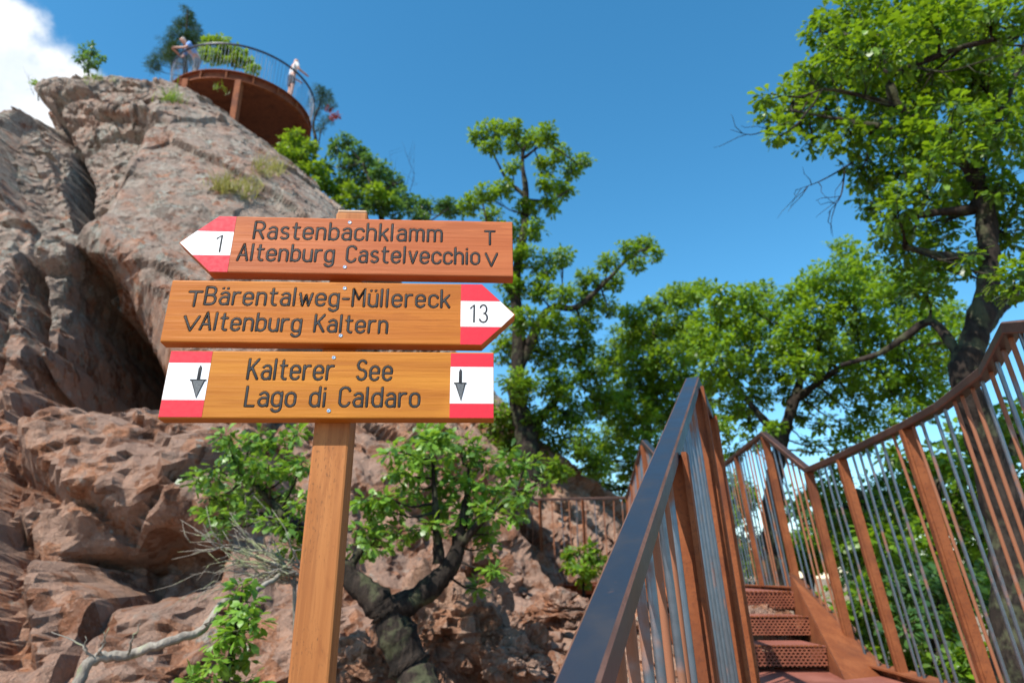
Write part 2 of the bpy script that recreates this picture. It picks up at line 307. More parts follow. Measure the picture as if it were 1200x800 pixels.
# ------------------------------------------------------------------ ground
def gz(x, y):
    x = np.asarray(x, float); y = np.asarray(y, float)
    z = np.where(y < 8, -1.68+.178*y, -.256-.004*(y-8)); z = np.maximum(z, -4)
    z = z+.16*sstep(.9, -.4, x)*sstep(4.5, 7, y)
    r = np.maximum(0, x-2.5-.05*np.maximum(0, y-5)); z = z-.62*r**1.12*sstep(0, 1.2, r)
    z = z-.05*np.maximum(0, y-16)-.12*np.maximum(0, y-26)-.22*np.maximum(0, -1.5-y)
    z = z+.12*np.maximum(0, -9-x)*sstep(60, 12, np.abs(x))
    return np.maximum(z, -70)+0*x
def axis(a, b, step, far, g=1.16):
    c = list(np.arange(a, b, step)); s = step; lo = a; hi = c[-1]; L = []; H = []
    while lo > -far: s *= g; lo -= s; L.append(lo)
    s = step
    while hi < far: s *= g; hi += s; H.append(hi)
    return np.array(L[::-1]+c+H)
def build_ground():
    X = axis(-4, 4.5, .045, 9000); Y = axis(1.0, 10.5, .05, 9000)
    gx, gy = np.meshgrid(X, Y); x = gx.ravel(); y = gy.ravel(); z = gz(x, y)
    near = sstep(40, 8, np.hypot(x, y-4)); p = np.stack([x, y, z], 1)
    f1, e1 = facets(p*np.array([1.5, 1.5, 2])+3, 11); f2, e2 = facets(p*4.2+9, 21)
    stairs = sstep(.75, 1.0, x)*sstep(2.9, 2.5, x)
    amp = near*(1-.35*stairs)
    z = z+amp*(.10*f1*sstep(0, .12, e1)+.042*f2*sstep(0, .15, e2)+.03*fbm(p*3, 4, 5)-.03)
    far = sstep(300, 1500, np.hypot(x, y)); z = z+far*60*fbm(p*.0006, 4, 40)+far*20
    z = np.where((x > .8) & (x < 2.7) & (y > 4.6) & (y < 11), np.minimum(z, -.2), z)
    n, m = len(X), len(Y); i = (np.arange(m-1)[:, None]*n+np.arange(n-1)).ravel()
    o = MB().add(np.stack([x, y, z], 1), np.stack([i, i+1, i+n+1, i+n], 1)).build('ground', M['ground'], smooth=True)
    tag(o, 'rough reddish rocky ground sloping up beside the stairs', kind='structure'); return o
build_ground()
# ------------------------------------------------------------------ the crag
def poly_sd(px, py, poly):                      # signed distance (inside > 0) to a polygon
    d = np.full(px.shape, 1e9); ins = np.zeros(px.shape, bool); n = len(poly)
    for a in range(n):
        x0, y0 = poly[a]; x1, y1 = poly[(a+1) % n]; ex, ey = x1-x0, y1-y0
        t = np.clip(((px-x0)*ex+(py-y0)*ey)/(ex*ex+ey*ey), 0, 1); d = np.minimum(d, np.hypot(px-x0-t*ex, py-y0-t*ey))
        c = ((y0 > py) != (y1 > py)); ins ^= c & (px < ex*(py-y0)/(ey if ey else 1e-9)+x0)
    return np.where(ins, d, -d)
def build_crag():
    prof = np.array([  # z, x left, x right, y front, y back
        [-4.0, -17, 4.6, 3.4, 27], [-1.5, -16.5, 3.9, 4.5, 27], [0, -16, 3.1, 5.9, 27], [1, -15.8, 2.2, 6.8, 27], [2, -15.4, 1.0, 7.6, 27], [4, -14.9, -.8, 9.0, 27], [6, -14.4, -2.3, 10.2, 26.5],
        [8, -14.1, -3.8, 11.8, 26], [10, -13.3, -5.7, 13.5, 25.5], [11.6, -13.2, -7.1, 14.9, 25], [13, -13.2, -8.7, 16.3, 24.5], [14.0, -13.0, -9.8, 17.4, 24], [14.5, -12.8, -10.3, 18.0, 23.6], [14.9, -12.9, -10.8, 18.8, 23], [15.05, -12.4, -11.4, 19.8, 22], [15.1, -12.0, -11.9, 20.6, 20.9]])
    zz = np.concatenate([np.linspace(-2.6, 14.0, 470), np.linspace(14.0, 15.1, 60)[1:]])
    c = [np.interp(zz, prof[:, 0], prof[:, k]) for k in range(5)]
    tt = np.linspace(R_(172), R_(368), 6000); cx_, cy_ = np.cos(tt), np.sin(tt)      # equal arc length along the visible side
    ex, ey = 6.5*np.sign(cx_)*np.abs(cx_)**.72, 9*np.sign(cy_)*np.abs(cy_)**.72; al = np.concatenate([[0], np.cumsum(np.hypot(np.diff(ex), np.diff(ey)))])
    th = np.concatenate([np.interp(np.linspace(0, al[-1], 640), al, tt), np.linspace(R_(368), R_(532), 60)[1:-1]])
    T, Z = np.meshgrid(th, np.arange(len(zz))); T = T.ravel(); Z = Z.ravel()
    xl, xr, yf, yb = (c[k][Z] for k in (1, 2, 3, 4)); z = zz[Z]
    cx, cy = (xl+xr)/2, yf+(yb-yf)*.55; ct, st = np.cos(T), np.sin(T); pw = .72
    x = cx+(xr-xl)/2*np.sign(ct)*np.abs(ct)**pw; y = cy+np.where(st < 0, (cy-yf), (yb-cy))*np.sign(st)*np.abs(st)**pw
    p = np.stack([x, y, z], 1); nrm = np.stack([ct*.9, st, np.full_like(ct, .35)], 1); nrm /= np.linalg.norm(nrm, axis=1)[:, None]
    a = R_(28); rot = np.array([[math.cos(a), 0, math.sin(a)], [0, 1, 0], [-math.sin(a), 0, math.cos(a)]])
    q = p @ rot.T
    w = np.stack([fbm(p*.9, 3, 61), fbm(p*.9, 3, 71), fbm(p*.9, 3, 81)], 1)*.10
    f0, e0 = facets((q+w)*np.array([.36, .36, .15])+.7, 101, 32); f1, e1 = facets((q+w)*np.array([1.0, 1.0, .36])+5, 111, 45); f2, e2 = facets((q+w*.5)*np.array([2.8, 2.8, 1.2])+2, 121, 60); f3, e3 = facets(p*np.array([6.5, 6.5, 5]), 131, 60)
    rough = .5+.5*sstep(-.4, .5, fbm(p*.35, 2, 151))
    d = .60*f0-.22*sstep(.035, 0, e0)+rough*(1.0*(.22*f1-.09*sstep(.04, 0, e1)+.085*f2-.03*sstep(.05, 0, e2)))+.034*f3+.12*fbm(p*.8, 3, 141)+.028*fbm(p*6, 4, 161)
    # forms read off the face: overhanging slab over a shaded hollow, a bulging apron below, a chimney on the left
    px, py, cc = proj(p); fr = st < .35
    hol = poly_sd(px, py, [(96, 298), (150, 350), (200, 432), (196, 455), (150, 462), (70, 484), (26, 505), (34, 440), (60, 375)])
    d = d-fr*1.35*sstep(-4, 14, hol+6*fbm(p*1.2, 3, 191))*(.35+.65*sstep(500, 330, py))
    slab = poly_sd(px, py, [(96, 292), (155, 345), (205, 430), (300, 470), (420, 380), (400, 240), (320, 120), (200, 100), (140, 200)])
    sm = fr*sstep(-8, 24, slab); d = d*(1-.62*sm)+.5*sm
    ap = poly_sd(px, py, [(20, 510), (80, 480), (200, 452), (330, 500), (350, 600), (250, 650), (100, 640), (40, 600)])
    d = d+fr*.55*sstep(-10, 40, ap)
    low = poly_sd(px, py, [(70, 660), (190, 635), (260, 650), (250, 700), (150, 720), (80, 700)])
    d = d-fr*.35*sstep(-12, 30, low+12*fbm(p*1.5, 3, 181))
    ch = poly_sd(px, py, [(18, 250), (40, 225), (52, 300), (36, 400), (20, 470), (22, 560), (48, 680), (62, 800), (22, 800), (14, 640), (4, 560), (8, 470), (22, 400), (26, 320)])
    wv = 7*fbm(p*1.3, 3, 171); d = d-fr*.95*sstep(-6, 14, ch+wv)*(.35+.65*sstep(520, 430, py))
    c2 = poly_sd(px, py, [(45, 112), (60, 105), (75, 140), (72, 160), (52, 150)]); d = d-fr*.5*sstep(-3, 8, c2)
    c3 = poly_sd(px, py, [(52, 190), (75, 150), (92, 190), (80, 250), (62, 235)]); d = d-fr*.8*sstep(-3, 8, c3)
    topk = sstep(15.1, 13.8, z); d = d*(.25+.75*topk)
    p = p+nrm*d[:, None]
    back = 2.0*sstep(-3, 10, hol+6*fbm(p*1.2, 3, 191))*(.25+.75*sstep(505, 380, py))+.9*sstep(-5, 10, ch+wv)*sstep(480, 420, py)+1.0*sstep(-3, 7, c3)+.5*sstep(-8, 14, low+12*fbm(p*1.5, 3, 181))
    p[:, 1] += fr*back
    n = len(th); m = len(zz); i = np.arange(n); j = (i+1) % n; o = (np.arange(m-1)*n)[:, None]
    mb = MB().add(p, np.stack([o+i, o+j, o+j+n, o+i+n], 2).reshape(-1, 4), [[(m-1)*n+q for q in range(n)]])
    ob = mb.build('rock_crag', M['rock'], smooth=False)
    return tag(ob, 'tall craggy reddish grey rock outcrop with lichen rising on the left', kind='structure')
crag = build_crag()

# ------------------------------------------------------------------ signpost
def frame(y, t, r):
    y, t, r = map(R_, (y, t, r))
    R = np.array([math.cos(y), math.sin(y), 0]); N = np.array([math.sin(y), -math.cos(y), 0]); Zv = np.array([0, 0, 1.])
    U = math.cos(t)*Zv+math.sin(t)*N; N2 = math.cos(t)*N-math.sin(t)*Zv
    return math.cos(r)*R+math.sin(r)*U, math.cos(r)*U-math.sin(r)*R, N2
SR, SU, SN = frame(3, -4, .5); SO = np.array([-.2952125, 1.09142924, .30111477])
SM = Matrix([[*map(float, (SR[k], SU[k], SN[k], SO[k]))] for k in range(3)]+[[0, 0, 0, 1]])
def arc(cx, cy, rx, ry, a0, a1, n=10):
    return [(cx+rx*math.cos(R_(a0+(a1-a0)*k/n)), cy+ry*math.sin(R_(a0+(a1-a0)*k/n))) for k in range(n+1)]
def stad(x0, x1, y0, y1):
    r = (x1-x0)/2; c = (x0+x1)/2; return arc(c, y1-r, r, r, 0, 180)+arc(c, y0+r, r, r, 180, 360)+[(x1, y1-r)]
X = .70
GL = {' ': (.30, []), '-': (.30, [[(0, .42), (.30, .42)]]),
 'a': (.44, [[(.05, .60)]+arc(.24, .49, .20, .21, 130, 0)+[(.44, 0)], [(.44, .42), (.2, .42)]+arc(.2, .21, .19, .21, 90, 270)+[(.3, .01), (.44, .12)]]),
 'b': (.46, [[(0, 1), (0, 0)], stad(0, .46, 0, X)]), 'c': (.42, [arc(.23, .48, .23, .22, 15, 180)+arc(.23, .22, .23, .22, 180, 345)]),
 'd': (.46, [[(.46, 1), (.46, 0)], stad(0, .46, 0, X)]), 'e': (.46, [[(0, .35), (.46, .35), (.46, .47)]+arc(.23, .47, .23, .23, 0, 180)+arc(.23, .23, .23, .23, 180, 330)]),
 'g': (.46, [stad(0, .46, 0, X), [(.46, X), (.46, -.08)]+arc(.23, -.08, .23, .21, 0, -155)]), 'h': (.44, [[(0, 1), (0, 0)], [(0, .48)]+arc(.22, .48, .22, .22, 180, 0)+[(.44, 0)]]),
 'i': (.02, [[(0, X), (0, 0)], [(0, .92), (.005, .94)]]), 'k': (.42, [[(0, 1), (0, 0)], [(.40, X), (0, .27)], [(.15, .43), (.42, 0)]]), 'l': (.06, [[(0, 1), (0, 0)]]),
 'm': (.74, [[(0, X), (0, 0)], [(0, .5)]+arc(.185, .52, .185, .18, 180, 0)+[(.37, 0)], [(.37, .5)]+arc(.555, .52, .185, .18, 180, 0)+[(.74, 0)]]),
 'n': (.44, [[(0, X), (0, 0)], [(0, .48)]+arc(.22, .48, .22, .22, 180, 0)+[(.44, 0)]]), 'o': (.46, [stad(0, .46, 0, X)]),
 'r': (.32, [[(0, X), (0, 0)], [(0, .44)]+arc(.24, .44, .24, .26, 180, 70)]), 's': (.40, [arc(.2, .525, .18, .175, 35, 270)+arc(.2, .175, .19, .175, 90, -145)]),
 't': (.34, [[(.12, .95), (.12, .17)]+arc(.28, .17, .16, .17, 180, 285), [(0, X), (.32, X)]]), 'u': (.44, [[(0, X), (0, .22)]+arc(.22, .22, .22, .22, 180, 360)+[(.44, X)], [(.44, .3), (.44, 0)]]),
 'v': (.42, [[(0, X), (.21, 0), (.42, X)]]), 'w': (.64, [[(0, X), (.16, 0), (.32, .6), (.48, 0), (.64, X)]]),
 'A': (.54, [[(0, 0), (.27, 1), (.54, 0)], [(.09, .32), (.45, .32)]]), 'B': (.52, [[(0, 0), (0, 1), (.26, 1)]+arc(.26, .77, .22, .23, 90, -90)+[(0, .54)], [(.26, .54)]+arc(.26, .27, .26, .27, 90, -90)+[(0, 0)]]),
 'C': (.48, [arc(.25, .75, .25, .25, 15, 180)+arc(.25, .25, .25, .25, 180, 345)]), 'K': (.50, [[(0, 1), (0, 0)], [(.48, 1), (0, .38)], [(.16, .58), (.50, 0)]]), 'L': (.42, [[(0, 1), (0, 0), (.42, 0)]]),
 'M': (.60, [[(0, 0), (0, 1), (.30, .4), (.60, 1), (.60, 0)]]), 'R': (.50, [[(0, 0), (0, 1), (.26, 1)]+arc(.26, .74, .23, .26, 90, -90)+[(0, .48)], [(.24, .48), (.50, 0)]]),
 'S': (.48, [arc(.24, .755, .22, .245, 25, 270)+arc(.24, .255, .24, .255, 90, -155)]), 'T': (.60, [[(0, 1), (.60, 1)], [(.30, 1), (.30, 0)]]), 'V': (.62, [[(0, 1), (.31, 0), (.62, 1)]]),
 '1': (.22, [[(0, .78), (.22, 1), (.22, 0)]]), '3': (.46, [arc(.22, .75, .2, .25, 160, -90)+arc(.22, .26, .24, .26, 90, -160)])}
for k in 'au':
    GL['ä' if k == 'a' else 'ü'] = (GL[k][0], GL[k][1]+[[(.10, .92), (.105, .93)], [(.34, .92), (.345, .93)]])
def text_strokes(s, x0, y0, x1, y1, cap, gap=.24):
    w = sum(GL[c][0] for c in s)+gap*(len(s)-1); sx = math.hypot(x1-x0, y1-y0)/w; dx, dy = (x1-x0)/(sx*w), (y1-y0)/(sx*w); out = []; pen = 0
    for c in s:
        jy = random.uniform(-.006, .006)
        ch = []
        for st in GL[c][1]:
            q = [(x0+dx*(pen+a)*sx-dy*(b+jy)*cap, y0+dy*(pen+a)*sx+(b+jy)*cap) for a, b in st]
            ch.append([q[0]]+[k for h, k in zip(q[:-1], q[1:]) if math.hypot(k[0]-h[0], k[1]-h[1]) > 1e-5])
        if ch: out.append(ch)
        pen += GL[c][0]+gap
    return out
def strokes_mesh(strokes, r, z, flat):
    mb = MB()
    for st in strokes:
        p = np.array(st)
        if np.linalg.norm(p[0]-p[-1]) < r*.3 and len(p) < 4: p = np.array([p[0]-[0, r*.2], p[0]+[0, r*.2]])
        a = p[0]+(p[0]-p[1])/np.linalg.norm(p[0]-p[1])*r*.7; b = p[-1]+(p[-1]-p[-2])/np.linalg.norm(p[-1]-p[-2])*r*.7
        k = 8; n0 = mb.n; q = np.vstack([a, p, b]); q3 = np.column_stack([q, np.zeros(len(q))]); rad = np.full(len(q), r); rad[0] = rad[-1] = r*.45
        mb.tube(q3, rad, k); mb.v[-1][:, 2] = mb.v[-1][:, 2]*flat+z
    return mb
def seg_dist(px, py, a, b):
    ex, ey = b[0]-a[0], b[1]-a[1]; t = np.clip(((px-a[0])*ex+(py-a[1])*ey)/(ex*ex+ey*ey+1e-12), 0, 1); return np.hypot(px-a[0]-t*ex, py-a[1]-t*ey)
def make_board(root, mat, outline, strokes, label):
    # outline: (u, y bottom, y top) stations along the board
    o = np.array(outline); us = np.unique(np.concatenate([np.arange(o[0, 0], o[-1, 0], .0014), o[:, 0]])); yb = np.interp(us, o[:, 0], o[:, 1]); yt = np.interp(us, o[:, 0], o[:, 2])
    nv = 86; t = np.linspace(0, 1, nv); Ug = np.repeat(us[:, None], nv, 1); Yg = yb[:, None]+(yt-yb)[:, None]*t; Zg = np.zeros_like(Ug)
    rg = .0027
    for st in [s for ch in strokes for s in ch]:
        for a, b in zip(st[:-1], st[1:]):
            lo = min(a[0], b[0])-rg; hi = max(a[0], b[0])+rg; i0, i1 = np.searchsorted(us, (lo, hi))
            if i1 > i0:
                dd = seg_dist(Ug[i0:i1], Yg[i0:i1], a, b); Zg[i0:i1] = np.minimum(Zg[i0:i1], -.0016*sstep(1.0, .55, dd/rg))
    ink = np.clip(-Zg.ravel()/.0016, 0, 1)
    Zg += .00012*fbm(np.stack([Ug.ravel()*12, Yg.ravel()*300, 0*Ug.ravel()], 1), 2, 3).reshape(Ug.shape)
    Zg[:, 0] -= .0012; Zg[:, -1] -= .0012; Zg[:, 1] -= .0003; Zg[:, -2] -= .0003; Zg[0] -= .001; Zg[-1] -= .001
    n = len(us); idx = np.arange(n*nv).reshape(n, nv)
    F = np.stack([idx[:-1, :-1], idx[1:, :-1], idx[1:, 1:], idx[:-1, 1:]], 2).reshape(-1, 4)
    per = np.concatenate([idx[:, 0], idx[-1, 1:], idx[-2::-1, -1], idx[0, -2:0:-1]])
    V = np.stack([Ug.ravel(), Yg.ravel(), Zg.ravel()], 1); B = V[per].copy(); B[:, 2] = -.026; m = len(per); q = np.arange(m); r = (q+1) % m
    mb = MB().add(np.vstack([V, B]), F, np.stack([per[q], n*nv+q, n*nv+r, per[r]], 1), [list(range(n*nv+m-1, n*nv-1, -1))], att=np.concatenate([ink, np.zeros(m)]))
    me = mb.mesh('sign_board', attname='ink'); ob = link('sign_board', me, mat, root, SM); ob['label'] = label; return ob
def signpost():
    base = SO+SU*(-1.78)-SN*.055; base[2] = float(gz(base[0], base[1]))-.25
    root = thing('signpost', 'wooden hiking signpost with three lettered boards in the foreground', 'signpost', base)
    pl, pr, pt, pb = -.0315, .0275, .3535, -1.95; zf = -.0265
    me = MB().box(((pl+pr)/2, (pt+pb)/2, zf-.029), (pr-pl, pt-pb, .058)).mesh('post'); me.transform(Matrix.Rotation(R_(90), 4, 'X'))   # local Z becomes the post axis
    link('post', me, M['post_wood'], root, SM @ Matrix.Rotation(R_(-90), 4, 'X'), bevel=.004)
    cap = link('post_cap', MB().box(((pl+pr)/2, pt+.0035, zf-.029), (pr-pl-.004, .007, .054)).mesh('post_cap'), M['endgrain'], root, SM, bevel=.003)
    # boards
    r = .00235
    def letters(board, sets, z, flat, name='letter', rr=r):
        for s in [ch for t in sets for ch in t]: link(name, strokes_mesh(s, rr, z, flat).mesh(name, smooth=True), M['ink'], board)
    def band(board, poly, mat, name):
        link(name, MB().prism(poly, -.0004, .0004).mesh(name), mat, board)
    def screws(board, pts):
        for x, y in pts:
            mb = MB(); a = np.arange(14)*2*math.pi/14; ring = lambda R, z: np.column_stack([x+R*np.cos(a), y+R*np.sin(a), np.full(14, z)])
            i = np.arange(14); j = (i+1) % 14
            mb.add(np.vstack([ring(.0034, -.001), ring(.0034, .0006), ring(.0026, .0011), ring(.0012, .0010), ring(.0010, .0001)]), *[np.stack([i+14*k, j+14*k, j+14*(k+1), i+14*(k+1)], 1) for k in range(4)], [list(range(56, 70))])
            link('screw', mb.mesh('screw'), M['screw'], board)
    # top board
    s1 = text_strokes('Rastenbachklamm', -.1667, .2765, .1701, .2765, .0345); s2 = text_strokes('Altenburg Castelvecchio', -.1892, .2315, .2392, .2305, .0325)
    sT = text_strokes('T', .250, .272, .2672, .272, .0277, 0); sV = text_strokes('V', .2513, .227, .2717, .227, .0252, 0)
    b = make_board(root, M['board_red'], [(-.2956, .2645, .2655), (-.2345, .2065, .3225), (.3005, .2060, .3215)], s1+s2+sT+sV, 'reddish board pointing left with tip painted red and white')
    letters(b, [s1, s2, sT, sV], -.0007, .34)
    e = .0008; tx = lambda y: -.2956+abs(y-.265)/.0575*.0611
    band(b, [(-.2030, .3225-e), (-.2345+e, .3225-e), (tx(.2903)+e, .2903), (-.2030, .2893)], M['red'], 'red_band')
    band(b, [(-.2032, .2889), (tx(.2899)+e, .2899), (-.2956+2*e, .265), (tx(.2405)+e, .2405), (-.2032, .2405)], M['white'], 'white_band')
    band(b, [(-.2030, .2400), (tx(.2400)+e, .2400), (-.2345+e, .2065+e), (-.2030, .2065+e)], M['red'], 'red_band')
    letters(b, [text_strokes('1', -.2305, .2475, -.2225, .2475, .0345)], .0004, .25, 'digit', .0017)
    screws(b, [(.0015, .3132), (.0001, .2204)])
    # middle board
    s1 = text_strokes('Bärentalweg-Müllereck', -.232, .1440, .1874, .1432, .0330); s2 = text_strokes('Altenburg Kaltern', -.2321, .0962, .0817, .0932, .0315)
    sT = text_strokes('T', -.2605, .140, -.2391, .140, .0275, 0); sV = text_strokes('V', -.2605, .0945, -.2365, .0945, .026, 0)
    b = make_board(root, M['board_orange'], [(-.2940, .0735, .1900), (.2445, .0720, .1900), (.3026, .1300, .1310)], s1+s2+sT+sV, 'orange board pointing right with tip painted red and white')
    letters(b, [s1, s2, sT, sV], -.0007, .34)
    tx = lambda y: .3026-abs(y-.1305)/.059*.0581
    band(b, [(.2074, .1900-e), (.2074, .1562), (tx(.1562)-e, .1562), (.2445-e, .1900-e)], M['red'], 'red_band')
    band(b, [(.2074, .1558), (.2077, .1066), (tx(.1066)-e, .1066), (.3026-2*e, .1305), (tx(.1558)-e, .1558)], M['white'], 'white_band')
    band(b, [(.2077, .1061), (.2077, .0725+e), (.2445-e, .0722+e), (tx(.1061)-e, .1061)], M['red'], 'red_band')
    letters(b, [text_strokes('13', .2245, .1155, .2538, .1152, .0335, .34)], .0004, .25, 'digit', .0017)
    screws(b, [(.0036, .1779), (.0042, .0874)])
    # bottom board
    s1 = text_strokes('Kalterer  See', -.1411, .0083, .0944, .0076, .0345); s2 = text_strokes('Lago di Caldaro', -.1388, -.0381, .142, -.0385, .0325)
    b = make_board(root, M['board_gold'], [(-.2730, -.0595, .0575), (.2652, -.0580, .0590)], s1+s2, 'golden board with red and white bands and arrows at both ends')
    letters(b, [s1, s2], -.0007, .34)
    for x0, x1, y0, y1 in ((-.2722, -.2045, -.0285, .0357), (.1923, .2644, -.0325, .0320)):
        band(b, [(x0, y1+.0004), (x1, y1+.0004), (x1, .0575-e), (x0, .0575-e)], M['red'], 'red_band'); band(b, [(x0, y0), (x1, y0), (x1, y1), (x0, y1)], M['white'], 'white_band')
        band(b, [(x0, -.0580+e), (x1, -.0580+e), (x1, y0-.0004), (x0, y0-.0004)], M['red'], 'red_band')
    for ax, ay, w in ((-.2199, .0056, .0125), (.2090, .0027, .0098)):
        g = M['arrow']
        mb = MB().prism([(ax-w*.72, ay-.001), (ax+.0015, ay-.0295), (ax+w*.72, ay-.001)][::-1], -.0002, .0012)
        ar = link('arrow', mb.mesh('arrow'), g, b)
        st = [[(ax, ay+.0245), (ax, ay)], [(ax-w, ay+.0002), (ax+w, ay)], [(ax-w*.8, ay), (ax+.0015, ay-.030), (ax+w*.8, ay)], [(ax-.0013, ay+.021), (ax-.0013, ay)], [(ax+.0013, ay+.0225), (ax+.0013, ay)]]
        link('outline', strokes_mesh(st, .0014, .0008, .45).mesh('outline', smooth=True), M['ink'], ar)
    screws(b, [(-.0039, .0471), (-.0037, -.046)])
M['arrow'] = m_plain('scratched_grey_arrow', (.12, .13, .135), .6, 0, .35, 700)
signpost()
# ------------------------------------------------------------------ corten staircase
UNIT = {}
def unit_meshes():
    k = 8; a = np.arange(k)*2*math.pi/k; c = np.column_stack([.5*np.cos(a), .5*np.sin(a)]); i = np.arange(k); j = (i+1) % k
    for nm in ('rod_grey', 'rod_rust'):
        mb = MB().add(np.vstack([np.column_stack([c, np.zeros(k)]), np.column_stack([c, np.ones(k)])]), np.stack([i, j, j+k, i+k], 1), [list(range(k-1, -1, -1))], [list(range(k, 2*k))])
        me = mb.mesh('baluster', smooth=True); me.materials.append(M[nm]); UNIT[nm] = me
    for nm, mt in (('post', 'corten'), ('post_dark', 'corten_dark')):   # U-section: wide plate with a turned edge and a narrow groove
        s = [(-.5, -.12), (-.5, .5), (-.38, .5), (-.38, .02), (-.22, .02), (-.22, .0), (-.19, .0), (-.19, .02), (.5, .02), (.5, -.12)]
        s = [(-.5, -.14), (-.30, -.14), (-.30, -.06), (-.25, -.06), (-.25, -.14), (.5, -.14), (.5, .06), (-.36, .06), (-.36, .5), (-.5, .5)]
        n = len(s); i = np.arange(n); j = (i+1) % n; V = np.array([(x, y, z) for z in (0, 1) for x, y in s])
        mb = MB().add(V, np.stack([i, j, j+n, i+n], 1), [list(range(n-1, -1, -1))], [list(range(n, 2*n))]); me = mb.mesh('post'); me.materials.append(M[mt]); UNIT[nm] = me
unit_meshes()
HP = lambda w, h, c=.004: [(-w/2+c, -h/2), (w/2-c, -h/2), (w/2, -h/2+c), (w/2, h/2-c), (w/2-c, h/2), (-w/2+c, h/2), (-w/2, h/2-c), (-w/2, -h/2+c)]
def railing(root, tops, shift, h, posts, mat, spacing=.115, label=None, w=.05, hh=.034, flip=1, rod=.0145, rust=.35, skip=(), postw=.052, sub=None):
    T = np.array(tops, float); rl = MB().sweep(T, HP(w, hh)).build('railing', mat, root); rl.data.materials.append(M['handrail_edge']); nq = (len(T)-1)*8
    mi = np.zeros(len(rl.data.polygons), np.int32); mi[:nq] = np.isin(np.arange(nq) % 8, (1, 3, 5, 7)); rl.data.polygons.foreach_set('material_index', mi)
    if label: rl['label'] = label
    B = T-np.array([0, 0, h])+np.array([np.array(s, float) for s in (shift if isinstance(shift[0], (tuple, list)) else [shift]*len(T))])
    for s in range(len(T)-1):
        if s in skip: continue
        a, b = T[s], T[s+1]; L = np.linalg.norm((b-a)[:2]); n = max(1, int(round(L/spacing))); dirv = (b-a)/np.linalg.norm(b-a)
        pt = [t for ss, t in posts if ss == s]
        for k in range(n):
            t = (k+.5+random.uniform(-.18, .18))/n
            if any(abs(t-q)*L < .05 for q in pt): continue
            lean = random.uniform(-.045, .045); t2 = min(1, max(0, t+lean/L))
            p1 = a+(b-a)*t-np.array([0, 0, hh*.5-.004]); p0 = B[s]+(B[s+1]-B[s])*t2
            link('baluster', UNIT['rod_rust' if random.random() < rust else 'rod_grey'], None, rl, span(p0, p1, (1, 0, 0), rod, rod))
        for t in pt:
            p1 = a+(b-a)*t-np.array([0, 0, hh*.5-.003]); p0 = B[s]+(B[s+1]-B[s])*t-np.array([0, 0, .06])
            hd = dirv.copy(); hd[2] = 0; side = np.cross([0, 0, 1], hd)*flip
            link('post', UNIT['post'], None, rl, span(p0, p1, side, postw, postw))
    return rl, B
def m_perf():
    g = G('perforated_corten'); v = g.co((1, 1, 1)); s = g.N('ShaderNodeSeparateXYZ'); g.L(v, s.inputs[0])
    row = g.math('FLOOR', g.math('DIVIDE', s.outputs[2], .0165)); off = g.math('MULTIPLY', g.math('MODULO', g.math('ABSOLUTE', row), 2.), .5)
    fx = g.math('FRACT', g.math('ADD', g.math('DIVIDE', s.outputs[0], .026), g.math('ADD', off, 100.))); fz = g.math('FRACT', g.math('ADD', g.math('DIVIDE', s.outputs[2], .0165), 100.))
    ax = g.math('DIVIDE', g.math('SUBTRACT', fx, .5), .36); az = g.math('DIVIDE', g.math('SUBTRACT', fz, .5), .34)
    r = g.math('ADD', g.math('MULTIPLY', ax, ax), g.math('MULTIPLY', az, az)); hole = g.math('LESS_THAN', r, 1.)
    n = g.noise(g.co((9, 9, 9)), 1, 6, .65); c = g.mix(g.mr(n, .35, .7), (.17, .05, .028), (.28, .09, .045)); b = g.bsdf(c, .75, 0, .35)
    tr = g.N('ShaderNodeBsdfTransparent'); mx = g.N('ShaderNodeMixShader'); g.L(hole, mx.inputs[0]); g.L(b, mx.inputs[1]); g.L(tr.outputs[0], mx.inputs[2]); return g.done(mx.outputs[0])
M['perf'] = m_perf()
ZL, ZU = -.51, -.10
